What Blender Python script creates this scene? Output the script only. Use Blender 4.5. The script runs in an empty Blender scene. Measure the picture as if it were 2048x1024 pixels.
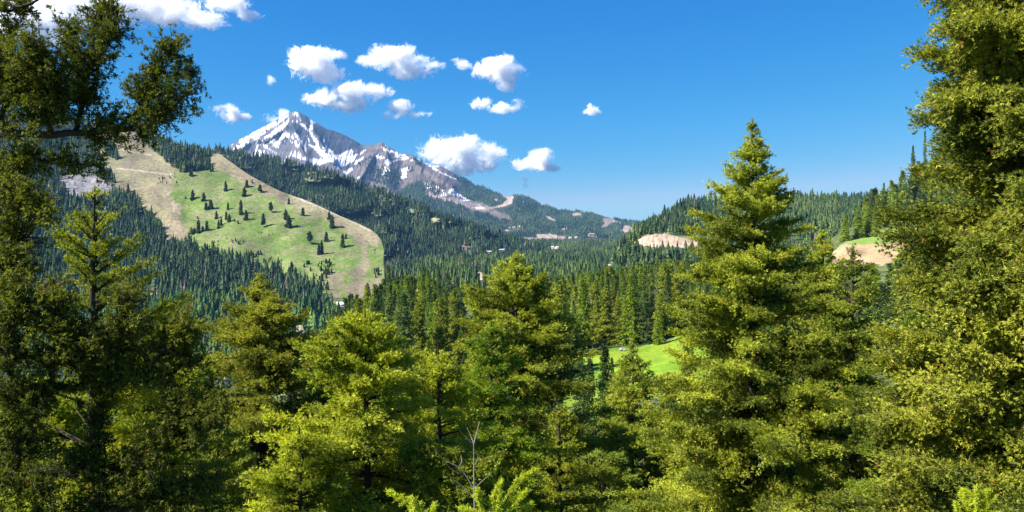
import bpy, math, mathutils
import numpy as np

# ------------------------------------------------------------------ camera, sky, sun, exposure
S = bpy.context.scene
COL = S.collection
LENS = 28.0
F = LENS / 36.0 * 2048.0           # focal length in photo pixels
cd = bpy.data.cameras.new('camera')
cam = bpy.data.objects.new('camera', cd); COL.objects.link(cam); S.camera = cam
cd.lens = LENS; cd.sensor_width = 36.0; cd.clip_start = 0.1; cd.clip_end = 60000
cam.location = (0, 0, 0); cam.rotation_euler = (math.radians(90), 0, 0)

SKYC = ((3.3, 0.0195), (1.02, 0.395), (0.24, 1.84))
SUN_DIR = np.array([-0.95, -0.34, 0.98]); SUN_DIR /= np.linalg.norm(SUN_DIR)
W = bpy.data.worlds.new('World'); S.world = W; W.use_nodes = True
nt = W.node_tree; bg = nt.nodes['Background']
sk = nt.nodes.new('ShaderNodeTexSky'); sk.sky_type = 'NISHITA'; sk.sun_disc = False
sk.sun_elevation = math.asin(SUN_DIR[2]); sk.sun_rotation = math.atan2(SUN_DIR[0], SUN_DIR[1])
sk.altitude = 2300; sk.air_density = 1.0; sk.dust_density = 0.2; sk.ozone_density = 3.0
# the air here is thin and very clear: deepen the sky's own gradient channel by channel
sp = nt.nodes.new('ShaderNodeSeparateColor'); cb = nt.nodes.new('ShaderNodeCombineColor'); nt.links.new(sk.outputs[0], sp.inputs[0])
for i_, (g_, k_) in enumerate(SKYC):
    p_ = nt.nodes.new('ShaderNodeMath'); p_.operation = 'POWER'; p_.inputs[1].default_value = g_; nt.links.new(sp.outputs[i_], p_.inputs[0])
    q_ = nt.nodes.new('ShaderNodeMath'); q_.operation = 'MULTIPLY'; q_.inputs[1].default_value = k_; nt.links.new(p_.outputs[0], q_.inputs[0])
    r_ = nt.nodes.new('ShaderNodeMath'); r_.operation = 'MINIMUM'; r_.inputs[1].default_value = (1.45, 2.45, 3.4)[i_]; nt.links.new(q_.outputs[0], r_.inputs[0]); nt.links.new(r_.outputs[0], cb.inputs[i_])
nt.links.new(cb.outputs[0], bg.inputs[0])
bg.inputs[1].default_value = 0.10
sl = bpy.data.lights.new('sun', 'SUN'); sl.energy = 5.0; sl.angle = math.radians(0.5); sl.color = (1.0, 0.95, 0.86)
so = bpy.data.objects.new('sun', sl); COL.objects.link(so)
so.rotation_euler = mathutils.Vector(SUN_DIR).to_track_quat('Z', 'Y').to_euler()
S.view_settings.view_transform = 'Standard'; S.view_settings.look = 'None'
S.view_settings.exposure = 1.44; S.view_settings.gamma = 1.0
S.cycles.volume_bounces = 14; S.cycles.max_bounces = 16; S.cycles.diffuse_bounces = 3
S.cycles.transparent_max_bounces = 4; S.cycles.glossy_bounces = 1
S.cycles.use_denoising = True; S.cycles.denoiser = 'OPENIMAGEDENOISE'; S.cycles.denoising_input_passes = 'RGB_ALBEDO_NORMAL'; S.cycles.denoising_prefilter = 'NONE'

# ------------------------------------------------------------------ helpers
def P3(px, py, D):
    px = np.asarray(px, float); py = np.asarray(py, float); D = np.asarray(D, float)
    return np.stack([(px - 1024) / F * D, D + 0 * px, (512 - py) / F * D], -1)

def _hash(ix, iy, iz, seed):
    h = (ix.astype(np.uint32) * np.uint32(374761393) + iy.astype(np.uint32) * np.uint32(668265263)
         + iz.astype(np.uint32) * np.uint32(2147483647) + np.uint32(seed * 974711 + 17))
    h = (h ^ (h >> np.uint32(13))) * np.uint32(1274126177)
    h = (h ^ (h >> np.uint32(16))) * np.uint32(2246822519)
    return ((h ^ (h >> np.uint32(15))) & np.uint32(0xFFFFFF)).astype(float) / 16777215.0

def vnoise(x, y, z=0.0, seed=0):
    x, y, z = np.broadcast_arrays(np.asarray(x, float), np.asarray(y, float), np.asarray(z, float))
    fx, fy, fz = np.floor(x), np.floor(y), np.floor(z)
    ix, iy, iz = (fx.astype(np.int64) & 0xFFFFFFFF), (fy.astype(np.int64) & 0xFFFFFFFF), (fz.astype(np.int64) & 0xFFFFFFFF)
    u, v, w = x - fx, y - fy, z - fz
    u = u * u * (3 - 2 * u); v = v * v * (3 - 2 * v); w = w * w * (3 - 2 * w)
    r = 0
    for a in (0, 1):
        for b in (0, 1):
            for c in (0, 1):
                r = r + _hash(ix + a, iy + b, iz + c, seed) * (u if a else 1 - u) * (v if b else 1 - v) * (w if c else 1 - w)
    return r * 2 - 1

def fbm(x, y, z=0.0, octv=4, seed=0, gain=0.5):
    r = 0; a = 1.0; f = 1.0; s = 0
    for k in range(octv):
        r = r + a * vnoise(np.asarray(x) * f, np.asarray(y) * f, np.asarray(z) * f, seed + k); s += a; a *= gain; f *= 2.03
    return r / s * 1.6

def inpoly(px, py, poly):
    px = np.asarray(px, float); py = np.asarray(py, float)
    ins = np.zeros(np.broadcast(px, py).shape, bool)
    n = len(poly)
    for i in range(n):
        x1, y1 = poly[i]; x2, y2 = poly[(i + 1) % n]
        if y1 == y2: continue
        c = ((y1 > py) != (y2 > py)) & (px < (x2 - x1) * (py - y1) / (y2 - y1) + x1)
        ins ^= c
    return ins

def zp(poly, sc, ox, oy):
    return [(ox + a / sc, oy + b / sc) for a, b in poly]

def norm(v):
    return v / np.maximum(np.linalg.norm(v, axis=-1, keepdims=True), 1e-9)

def props(o, label=None, cat=None, group=None, kind=None):
    if label: o['label'] = label
    if cat: o['category'] = cat
    if group: o['group'] = group
    if kind: o['kind'] = kind
    return o

def np_mesh(name, V, Fc, col=None, dom='POINT', smooth=False, mats=()):
    """V (n,3), Fc (m,k) faces with k = 3 or 4"""
    me = bpy.data.meshes.new(name)
    n, m, k = len(V), len(Fc), Fc.shape[1]
    me.vertices.add(n); me.vertices.foreach_set('co', np.ascontiguousarray(V, np.float32).ravel())
    me.loops.add(m * k); me.loops.foreach_set('vertex_index', np.ascontiguousarray(Fc, np.int32).ravel())
    me.polygons.add(m); me.polygons.foreach_set('loop_start', np.arange(0, m * k, k, dtype=np.int32))
    if smooth: me.polygons.foreach_set('use_smooth', np.ones(m, bool))
    if col is not None:
        c = np.ones((len(col), 4), np.float32); c[:, :3] = np.clip(col, 0, 1)
        a = me.attributes.new('tint', 'FLOAT_COLOR', dom); a.data.foreach_set('color', c.ravel())
    for mt in mats: me.materials.append(mt)
    me.update(calc_edges=True)
    return me

def link(name, me, parent=None, loc=None):
    o = bpy.data.objects.new(name, me); COL.objects.link(o)
    if parent is not None: o.parent = parent
    if loc is not None: o.location = loc
    return o

def empty(name, loc):
    o = bpy.data.objects.new(name, None); COL.objects.link(o); o.location = loc; o.empty_display_size = 0.5
    return o

# ------------------------------------------------------------------ materials
def new_mat(name):
    m = bpy.data.materials.new(name); m.use_nodes = True
    n = m.node_tree; n.nodes.clear()
    return m, n, n.nodes.new('ShaderNodeOutputMaterial')

def terrain_mat(name, scales, bump=0.6, dist=1.0, rough=0.95, lo=0.62, hi=1.4):
    m, n, out = new_mat(name)
    at = n.nodes.new('ShaderNodeAttribute'); at.attribute_name = 'tint'
    tc = n.nodes.new('ShaderNodeTexCoord')
    last = at.outputs['Color']; h = None
    for s in scales:
        z = n.nodes.new('ShaderNodeTexNoise'); z.inputs['Scale'].default_value = s; z.inputs['Detail'].default_value = 5; z.inputs['Roughness'].default_value = 0.65
        n.links.new(tc.outputs['Object'], z.inputs['Vector'])
        r = n.nodes.new('ShaderNodeMapRange'); r.inputs['From Min'].default_value = 0.25; r.inputs['From Max'].default_value = 0.75
        r.inputs['To Min'].default_value = lo; r.inputs['To Max'].default_value = hi
        n.links.new(z.outputs['Fac'], r.inputs['Value'])
        v = n.nodes.new('ShaderNodeVectorMath'); v.operation = 'SCALE'
        n.links.new(last, v.inputs[0]); n.links.new(r.outputs[0], v.inputs['Scale']); last = v.outputs[0]; h = z.outputs['Fac']
    p = n.nodes.new('ShaderNodeBsdfPrincipled'); p.inputs['Roughness'].default_value = rough; p.inputs['Specular IOR Level'].default_value = 0.15
    n.links.new(last, p.inputs['Base Color'])
    b = n.nodes.new('ShaderNodeBump'); b.inputs['Strength'].default_value = bump; b.inputs['Distance'].default_value = dist
    n.links.new(h, b.inputs['Height']); n.links.new(b.outputs[0], p.inputs['Normal'])
    n.links.new(p.outputs[0], out.inputs['Surface'])
    return m

def leaf_mat(name, trans=0.30, spec=0.10, rough=0.55):
    m, n, out = new_mat(name)
    at = n.nodes.new('ShaderNodeAttribute'); at.attribute_name = 'tint'
    oi = n.nodes.new('ShaderNodeObjectInfo')
    r = n.nodes.new('ShaderNodeMapRange'); r.inputs['To Min'].default_value = 0.98; r.inputs['To Max'].default_value = 1.36
    n.links.new(oi.outputs['Random'], r.inputs['Value'])
    v = n.nodes.new('ShaderNodeVectorMath'); v.operation = 'SCALE'
    n.links.new(at.outputs['Color'], v.inputs[0]); n.links.new(r.outputs[0], v.inputs['Scale'])
    p = n.nodes.new('ShaderNodeBsdfPrincipled'); p.inputs['Roughness'].default_value = rough; p.inputs['Specular IOR Level'].default_value = spec
    t = n.nodes.new('ShaderNodeBsdfTranslucent')
    n.links.new(v.outputs[0], p.inputs['Base Color'])
    v2 = n.nodes.new('ShaderNodeVectorMath'); v2.operation = 'MULTIPLY'; v2.inputs[1].default_value = (1.5, 1.6, 0.6)
    n.links.new(v.outputs[0], v2.inputs[0]); n.links.new(v2.outputs[0], t.inputs['Color'])
    mx = n.nodes.new('ShaderNodeMixShader'); mx.inputs[0].default_value = trans
    n.links.new(p.outputs[0], mx.inputs[1]); n.links.new(t.outputs[0], mx.inputs[2])
    n.links.new(mx.outputs[0], out.inputs['Surface'])
    return m

def plain_mat(name, col, rough=0.85, scale=3.0, var=0.35, spec=0.2):
    m, n, out = new_mat(name)
    tc = n.nodes.new('ShaderNodeTexCoord'); z = n.nodes.new('ShaderNodeTexNoise'); z.inputs['Scale'].default_value = scale; z.inputs['Detail'].default_value = 4
    n.links.new(tc.outputs['Object'], z.inputs['Vector'])
    r = n.nodes.new('ShaderNodeMix'); r.data_type = 'RGBA'
    r.inputs[6].default_value = (*[c * (1 - var) for c in col], 1); r.inputs[7].default_value = (*[min(1, c * (1 + var)) for c in col], 1)
    n.links.new(z.outputs['Fac'], r.inputs[0])
    p = n.nodes.new('ShaderNodeBsdfPrincipled'); p.inputs['Roughness'].default_value = rough; p.inputs['Specular IOR Level'].default_value = spec
    n.links.new(r.outputs[2], p.inputs['Base Color']); n.links.new(p.outputs[0], out.inputs['Surface'])
    return m

M_MOUNT = terrain_mat('mountain_rock', [0.004, 0.03], bump=1.0, dist=14.0, lo=0.72, hi=1.3)
M_HILL = terrain_mat('hill_turf', [0.012, 0.15], bump=0.8, dist=1.6, lo=0.74, hi=1.26)
M_NEAR = terrain_mat('meadow_turf', [0.06, 0.9], bump=0.7, dist=0.3, lo=0.7, hi=1.3)
M_LEAF = leaf_mat('needles')
M_LEAF_FAR = leaf_mat('far_needles', 0.2, 0.08, 0.7)
M_BARK = plain_mat('bark', (0.040, 0.032, 0.025), 0.95, 6.0)
M_DEAD = plain_mat('weathered_wood', (0.22, 0.19, 0.16), 0.9, 8.0)

# ------------------------------------------------------------------ terrain built as hills of known distance
class Hill:
    """curves run from the foot to the crest: ([(px,py)...], [(px,D)...])"""
    def __init__(s, px0, px1, nx, curves, rows, warp=None, back=(300, 150), dfun=None):
        s.curves = curves; s.warp = warp; s.dfun = dfun
        s.pxs = np.linspace(px0, px1, nx); s.rows = rows; s.back = back
    def ctl(s, px):
        py = np.stack([np.interp(px, *zip(*c[0])) for c in s.curves], 0)
        for k in range(1, len(py)): py[k] = np.minimum(py[k], py[k - 1] - 0.5)
        D = 0
        for o in (-40, -24, -10, 0, 10, 24, 40): D = D + np.stack([np.interp(px + o, *zip(*c[1])) for c in s.curves], 0) / 7.0
        return py, D
    def at(s, px, py):
        px = np.atleast_1d(np.asarray(px, float)); py = np.atleast_1d(np.asarray(py, float))
        cy, cD = s.ctl(px)
        yy = np.clip(py, cy[-1], cy[0]); D = cD[0].copy()
        for k in range(len(cy) - 1):
            t = (cy[k] - yy) / (cy[k] - cy[k + 1]); w = (t >= 0) & (t <= 1)
            D = np.where(w, cD[k] + (cD[k + 1] - cD[k]) * t, D)
        if s.dfun is not None: D = s.dfun(px, yy)
        if s.warp is not None: D = D + s.warp(px, yy)
        return P3(px, yy, D)
    def build(s, name, colour, mat):
        px = s.pxs; cy, cD = s.ctl(px)
        PX, PY = [], []
        for k in range(len(cy) - 1):
            n = s.rows[k]
            for j in range(n + (k == len(cy) - 2)):
                t = j / n; PX.append(px); PY.append(cy[k] + (cy[k + 1] - cy[k]) * t)
        PX = np.stack(PX); PY = np.stack(PY); nr, nc = PX.shape
        V = s.at(PX.ravel(), PY.ravel()).reshape(nr, nc, 3)
        s.PX, s.PY, s.V = PX, PY, V
        C = colour(PX, PY)
        b = V[-1:].copy(); bs = []
        for q in (0.08, 0.35, 1.0):
            e = b.copy(); sc = (b[..., 1:2] + s.back[0] * q) / b[..., 1:2]
            e[..., :2] = b[..., :2] * sc; e[..., 2] = b[..., 2] - s.back[1] * q ** 1.5; bs.append(e)
        V = np.concatenate([V] + bs, 0); C = np.concatenate([C] + [C[-1:]] * 3, 0)
        R = nr + 3; i = np.arange(R * nc).reshape(R, nc)
        Fc = np.stack([i[:-1, :-1], i[:-1, 1:], i[1:, 1:], i[1:, :-1]], -1).reshape(-1, 4)
        me = np_mesh(name, V.reshape(-1, 3), Fc, C.reshape(-1, 3), 'POINT', True, [mat])
        o = link(name, me); props(o, kind='structure'); return o
    def scatter(s, rng, n, mask, py_w=None):
        """n points spread evenly over the ground area where mask(px,py) is in 0..1"""
        V, PX, PY = s.V, s.PX, s.PY
        a = V[:-1, 1:, :2] - V[:-1, :-1, :2]; b = V[1:, :-1, :2] - V[:-1, :-1, :2]
        A = np.abs(a[..., 0] * b[..., 1] - a[..., 1] * b[..., 0])
        cx = (PX[:-1, :-1] + PX[1:, 1:]) / 2; cy = (PY[:-1, :-1] + PY[1:, 1:]) / 2
        w = (A * mask(cx, cy)).ravel(); tot = w.sum()
        k = rng.choice(len(w), n, p=w / tot); r, c = np.unravel_index(k, A.shape)
        u = rng.random(n)[:, None]; v = rng.random(n)[:, None]
        P = (V[r, c] * (1 - u) + V[r, c + 1] * u) * (1 - v) + (V[r + 1, c] * (1 - u) + V[r + 1, c + 1] * u) * v
        return P, cx.ravel()[k], cy.ravel()[k], tot

def mixc(a, b, t):
    t = np.clip(np.asarray(t, float), 0, 1)[..., None]
    return np.asarray(a, float) * (1 - t) + np.asarray(b, float) * t

GRASS = np.array([0.094, 0.150, 0.026]); DRY = np.array([0.165, 0.138, 0.088]); FLOOR = np.array([0.050, 0.058, 0.030])
TAN = np.array([0.43, 0.33, 0.225]); SNOW = np.array([0.66, 0.65, 0.64])
ROCKG = np.array([0.082, 0.077, 0.086]); ROCKB = np.array([0.112, 0.092, 0.082]); CLIFF_SHADE = np.array([0.038, 0.044, 0.058])  # the cliff tone is rock with its shade put into the colour

# ---- the snowy mountain with the long forested shoulder and the resort valley at its foot
crest_m = [(200, 330), (300, 345), (380, 330), (440, 306), (455, 296), (470, 284), (483, 276), (500, 268), (520, 257), (540, 246), (555, 238), (568, 231), (580, 226), (590, 222), (598, 224), (605, 228), (612, 231),
           (620, 238), (628, 243), (636, 247), (645, 253), (655, 259), (664, 260), (672, 263), (684, 268), (695, 273), (706, 279), (715, 284), (722, 289), (728, 291), (740, 289), (750, 290), (757, 286), (764, 284), (769, 287), (776, 293), (786, 298), (797, 304),
           (806, 308), (814, 308), (826, 311), (840, 319), (852, 326), (866, 331), (880, 332), (895, 339), (910, 348), (925, 357), (940, 366), (952, 372), (965, 374), (980, 381), (1000, 389), (1015, 393), (1030, 391), (1045, 393), (1060, 398), (1080, 408), (1105, 417), (1118, 422),
           (1135, 421), (1160, 424), (1180, 426), (1200, 430), (1225, 437), (1250, 442), (1290, 446), (1350, 449), (1500, 452), (1760, 455)]
def ridge(px, py, pts, amp, wid):
    best = np.full(np.shape(px), 1e9); al = np.zeros(np.shape(px)); n = len(pts) - 1
    for i in range(n):
        x1, y1 = pts[i]; x2, y2 = pts[i + 1]; dx, dy = x2 - x1, y2 - y1
        t = np.clip(((px - x1) * dx + (py - y1) * dy) / (dx * dx + dy * dy), 0, 1)
        d = np.hypot(px - x1 - t * dx, py - y1 - t * dy)
        w = d < best; best = np.where(w, d, best); al = np.where(w, (i + t) / n, al)
    return amp * np.exp(-best / wid) * np.clip(al * 3.0 + 0.05, 0, 1)
def warp_m(px, py):
    cr = np.interp(px, *zip(*crest_m)); dpt = np.clip((py - cr) / 14.0, 0, 1)
    d = 0
    d = d - ridge(px, py, [(590, 223), (606, 238), (622, 252), (638, 278), (650, 300), (668, 322)], 420, 13)
    d = d - ridge(px, py, [(590, 223), (582, 240), (568, 258), (540, 274), (508, 283), (480, 296)], 330, 13)
    d = d - ridge(px, py, [(582, 240), (590, 262), (600, 290), (612, 318)], 200, 12)
    d = d - ridge(px, py, [(764, 284), (752, 305), (738, 325), (728, 345), (715, 365)], 420, 18)
    d = d - ridge(px, py, [(764, 284), (775, 310), (780, 340), (775, 370)], 260, 16)
    d = d - ridge(px, py, [(812, 308), (835, 330), (868, 352), (905, 372)], 320, 20)
    d = d - ridge(px, py, [(1020, 392), (1040, 415), (1070, 440)], 300, 25)
    d = d - ridge(px, py, [(1150, 423), (1170, 440), (1180, 458)], 300, 22)
    hi = np.clip((960 - px) / 60, 0, 1)
    g = fbm((px + (py - 250) * 0.35) / 9.0, py / 34.0, 0, 4, 11) * 34 + fbm(px / 5.0, py / 5.0, 0, 3, 31) * 9
    ff = fbm(px / 45.0, py / 16.0, 0, 4, 5) * 120
    return (d * hi + (g * hi + ff * (1 - hi)) * 1.0 + d * (1 - hi)) * (0.15 + 0.85 * dpt)
MT = Hill(200, 1760, 1700, [
    ([(200, 560), (1760, 560)], [(200, 2700), (1760, 2700)]),
    ([(200, 500), (900, 500), (1100, 496), (1760, 490)], [(200, 3500), (1760, 3500)]),
    ([(200, 470), (700, 445), (850, 440), (1000, 452), (1100, 470), (1760, 472)], [(200, 4700), (1000, 4300), (1100, 4000), (1760, 4200)]),
    (crest_m, [(200, 7600), (590, 7500), (760, 7000), (950, 6400), (1100, 5800), (1760, 5800)]),
], [20, 50, 60, 330], warp_m, back=(900, 700))

zA = (6.827, 440, 210); zB = (6.827, 680, 270); zC = (4.0, 800, 300); zD = (6.827, 1000, 420)
snow_polys = [zp(p, *zA) for p in [
    [(960, 112), (820, 180), (690, 255), (480, 350), (390, 410), (270, 475), (250, 520), (330, 470), (420, 430), (540, 385), (640, 340), (760, 280), (860, 215), (930, 150)],
    [(540, 380), (500, 440), (440, 480), (340, 530), (270, 575), (215, 602), (172, 595), (260, 525), (350, 450), (450, 395)],
    [(640, 345), (590, 400), (500, 470), (420, 505), (300, 592), (262, 600), (380, 500), (450, 440), (520, 400)],
    [(940, 195), (890, 220), (820, 280), (730, 350), (650, 410), (560, 470), (530, 500), (650, 490), (720, 440), (800, 370), (870, 320), (900, 270), (935, 230)],
    [(895, 350), (870, 390), (800, 440), (700, 480), (640, 500), (700, 520), (780, 480), (860, 460), (900, 430), (960, 465), (950, 400)],
    [(1005, 378), (1060, 388), (1100, 460), (1150, 530), (1185, 590), (1175, 645), (1130, 570), (1080, 490), (1030, 420)],
    [(955, 395), (1000, 430), (1040, 500), (1062, 565), (1025, 540), (1000, 470), (965, 430)],
    [(1000, 200), (980, 232), (1025, 228)], [(985, 98), (1060, 105), (1080, 160), (1115, 220), (1060, 185), (1030, 130), (1000, 165)],
    [(1030, 200), (1100, 240), (1180, 300), (1210, 345), (1120, 285), (1050, 245)],
    [(1225, 185), (1305, 235), (1270, 270), (1285, 330), (1255, 380), (1285, 440), (1335, 490), (1345, 550), (1405, 620), (1465, 670), (1440, 745), (1360, 680), (1280, 590), (1195, 540), (1195, 530), (1305, 572), (1310, 520), (1270, 460), (1215, 370), (1235, 290)],
    [(1185, 425), (1225, 470), (1245, 530), (1215, 510)],
    [(1400, 455), (1440, 500), (1470, 580), (1540, 640), (1560, 680), (1640, 690), (1700, 640), (1790, 600), (1830, 640), (1820, 700), (1900, 640), (1860, 700), (1830, 760), (1800, 790), (1700, 760), (1560, 730), (1450, 740), (1440, 700), (1500, 680), (1385, 570), (1440, 590), (1420, 520)],
    [(1010, 695), (1160, 712), (1240, 735), (1400, 740), (1560, 730), (1700, 760), (1770, 800), (1650, 850), (1580, 870), (1600, 820), (1500, 765), (1400, 800), (1360, 825), (1240, 775), (1100, 745)],
    [(1020, 620), (1050, 690), (1080, 625), (1115, 700), (1160, 725), (1040, 722), (955, 655), (995, 700)],
    [(1980, 695), (1900, 735), (1800, 800), (1850, 815), (1930, 760)], [(1690, 910), (1800, 855), (1812, 885), (1710, 955)],
    [(590, 540), (640, 555), (710, 630), (660, 600), (600, 580)], [(470, 600), (500, 622), (480, 556), (585, 655), (560, 655), (510, 600), (535, 632)],
    [(700, 500), (780, 478), (840, 530), (780, 530), (805, 578), (740, 560)], [(1850, 1000), (1925, 978), (1900, 1002)], [(740, 640), (790, 675), (775, 680)],
    [(2040, 590), (1960, 640), (1900, 690), (1950, 620)], [(880, 480), (900, 530), (870, 500)], [(955, 480), (1000, 520), (985, 535)]]]
snow_polys += [zp(p, *zB) for p in [
    [(555, 150), (620, 180), (700, 215), (790, 240), (850, 265), (915, 262), (860, 287), (800, 285), (830, 300), (930, 300), (945, 318), (860, 342), (780, 352), (700, 382), (650, 418), (575, 372), (640, 335), (695, 345), (685, 368), (760, 342), (850, 315), (735, 302), (760, 275), (700, 240), (600, 210)],
    [(605, 128), (640, 138), (665, 175), (630, 162)], [(700, 183), (740, 205), (805, 243), (760, 225)],
    [(475, 290), (520, 270), (560, 290), (635, 312), (560, 322), (500, 312)], [(570, 440), (630, 437), (690, 495), (640, 490), (578, 562), (592, 500)],
    [(838, 470), (900, 440), (970, 440), (960, 470), (920, 510), (932, 572), (825, 607), (850, 540)], [(940, 330), (1040, 350), (1055, 373), (980, 362)],
    [(1015, 288), (1060, 298), (1150, 370), (1260, 402), (1380, 428), (1295, 440), (1330, 480), (1420, 520), (1530, 578), (1645, 622), (1560, 602), (1440, 550), (1330, 502), (1240, 442), (1130, 382), (1050, 325)],
    [(1550, 518), (1600, 538), (1745, 628), (1680, 622), (1600, 575)], [(1145, 670), (1190, 638), (1215, 690), (1272, 712), (1158, 738)], [(1305, 688), (1350, 700), (1342, 752), (1310, 742)],
    [(1385, 740), (1415, 702), (1455, 825), (1365, 833), (1410, 790)], [(1475, 780), (1520, 730), (1570, 738), (1600, 790), (1725, 862), (1720, 878), (1610, 842), (1580, 800), (1560, 832), (1500, 812)],
    [(1615, 878), (1790, 884), (1800, 900), (1660, 902)], [(1800, 988), (1965, 985), (1965, 1000), (1810, 1002)], [(50, 508), (160, 452), (172, 482), (60, 548)], [(215, 580), (272, 568), (250, 602)], [(1710, 660), (1760, 690), (1700, 690)]]]
forest_m = [[(790, 388), (812, 374), (834, 363), (846, 368), (852, 384), (862, 396), (890, 402), (918, 412), (940, 425), (980, 432), (1000, 440), (1050, 462), (900, 520), (700, 520), (720, 400)],
            [(920, 352), (952, 370), (1015, 390), (1050, 392), (1120, 420), (1290, 445), (1760, 452), (1760, 570), (800, 570), (900, 520), (1000, 443), (1030, 441), (990, 418), (965, 408), (930, 396), (918, 375)]]
tan_m = [zp(p, *zC) for p in [[(1000, 340), (1010, 350)],
    [(810, 350), (870, 362), (970, 385), (900, 385), (905, 420), (840, 450), (740, 470), (700, 462), (820, 432), (855, 395), (820, 365)], [(1160, 525), (1200, 530), (1262, 575), (1180, 552)], [(1100, 430), (1150, 445), (1130, 450)], [(740, 380), (790, 400), (770, 410)], [(1130, 470), (1160, 480), (1140, 492)],
    [(1370, 505), (1460, 498), (1445, 520), (1380, 520)], [(1590, 500), (1700, 535), (1790, 560), (1640, 535)], [(1620, 545), (1700, 550), (1790, 590), (1800, 600), (1720, 572), (1660, 598), (1620, 570)], [(1580, 622), (1660, 575), (1670, 600), (1650, 615), (1600, 622)], [(1650, 605), (1680, 620), (1760, 650), (1900, 640), (1890, 625), (1800, 600), (1780, 615), (1790, 635), (1740, 640)],
    [(1760, 635), (1960, 625), (1980, 640), (1800, 655)],
    [(1080, 680), (1120, 672), (1200, 672), (1320, 688), (1315, 722), (1200, 708), (1100, 705)], [(830, 622), (960, 602), (975, 615), (860, 632), (890, 652), (850, 650)], [(1325, 738), (1400, 728), (1412, 745), (1330, 746)], [(1290, 625), (1330, 622), (1345, 635), (1300, 640)],
    [(1000, 705), (1060, 700), (1110, 730), (1020, 725)], [(1120, 630), (1190, 628), (1200, 636), (1130, 638)], [(1420, 742), (1490, 740), (1485, 748), (1425, 750)], [(1500, 672), (1560, 674), (1550, 690), (1505, 688)], [(1420, 690), (1450, 690), (1450, 698)]]]
HOUSES = [(932, 499, 17), (978, 507, 11), (1004, 503, 12), (1105, 498, 6), (1114, 497, 6), (1079, 506, 6), (1262, 521, 11), (1222, 536, 13), (1245, 531, 8), (680, 612, 16), (607, 678, 13), (443, 748, 18), (690, 616, 10), (1183, 471, 12), (1140, 477, 6), (1152, 477, 6), (1268, 461, 14), (1286, 461, 12)]
def notree(px, py):
    m = np.ones(np.shape(px))
    for hx, hy, hw in HOUSES:
        d = 12 if hy < 485 else (26 if hy > 515 else 16)
        m = np.where((np.abs(px - hx) < hw * .55 + 1) & (py > hy - 3) & (py < hy + d), 0.0, m)
    return m
def jit(px, py, a=1.6, s=3.0, seed=3):
    return px + fbm(px / s, py / s, 0, 3, seed) * a, py + fbm(px / s, py / s, 0, 3, seed + 9) * a
def forest_mask_m(px, py):
    x, y = jit(px, py, 3.0, 8.0, 40)
    f = np.zeros(px.shape, bool)
    for p in forest_m: f |= inpoly(x, y, p)
    x, y = jit(px, py, 1.2, 4.0, 50)
    for p in tan_m:
        for dy in (0, 4, 8): f &= ~inpoly(x, y - dy, p)
    x2, y2 = jit(px, py, 1.2, 3.0, 3)
    for p in snow_polys: f &= ~inpoly(x2, y2, p)
    sw = inpoly(x, y, zp([(1150, 790), (1400, 850), (1600, 865), (1800, 915), (2060, 1010), (2040, 1040), (1900, 1040), (1640, 960), (1400, 880), (1180, 830)], *zB))
    f &= ~sw
    for dy in (0, 5): f &= ~inpoly(x, y - dy, [(1046, 474), (1136, 478), (1136, 486), (1046, 484)])
    return f.astype(float) * notree(px, py) * (0.55 + 0.45 * (fbm(px / 14, py / 6, 0, 3, 61) > -0.35))
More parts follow.
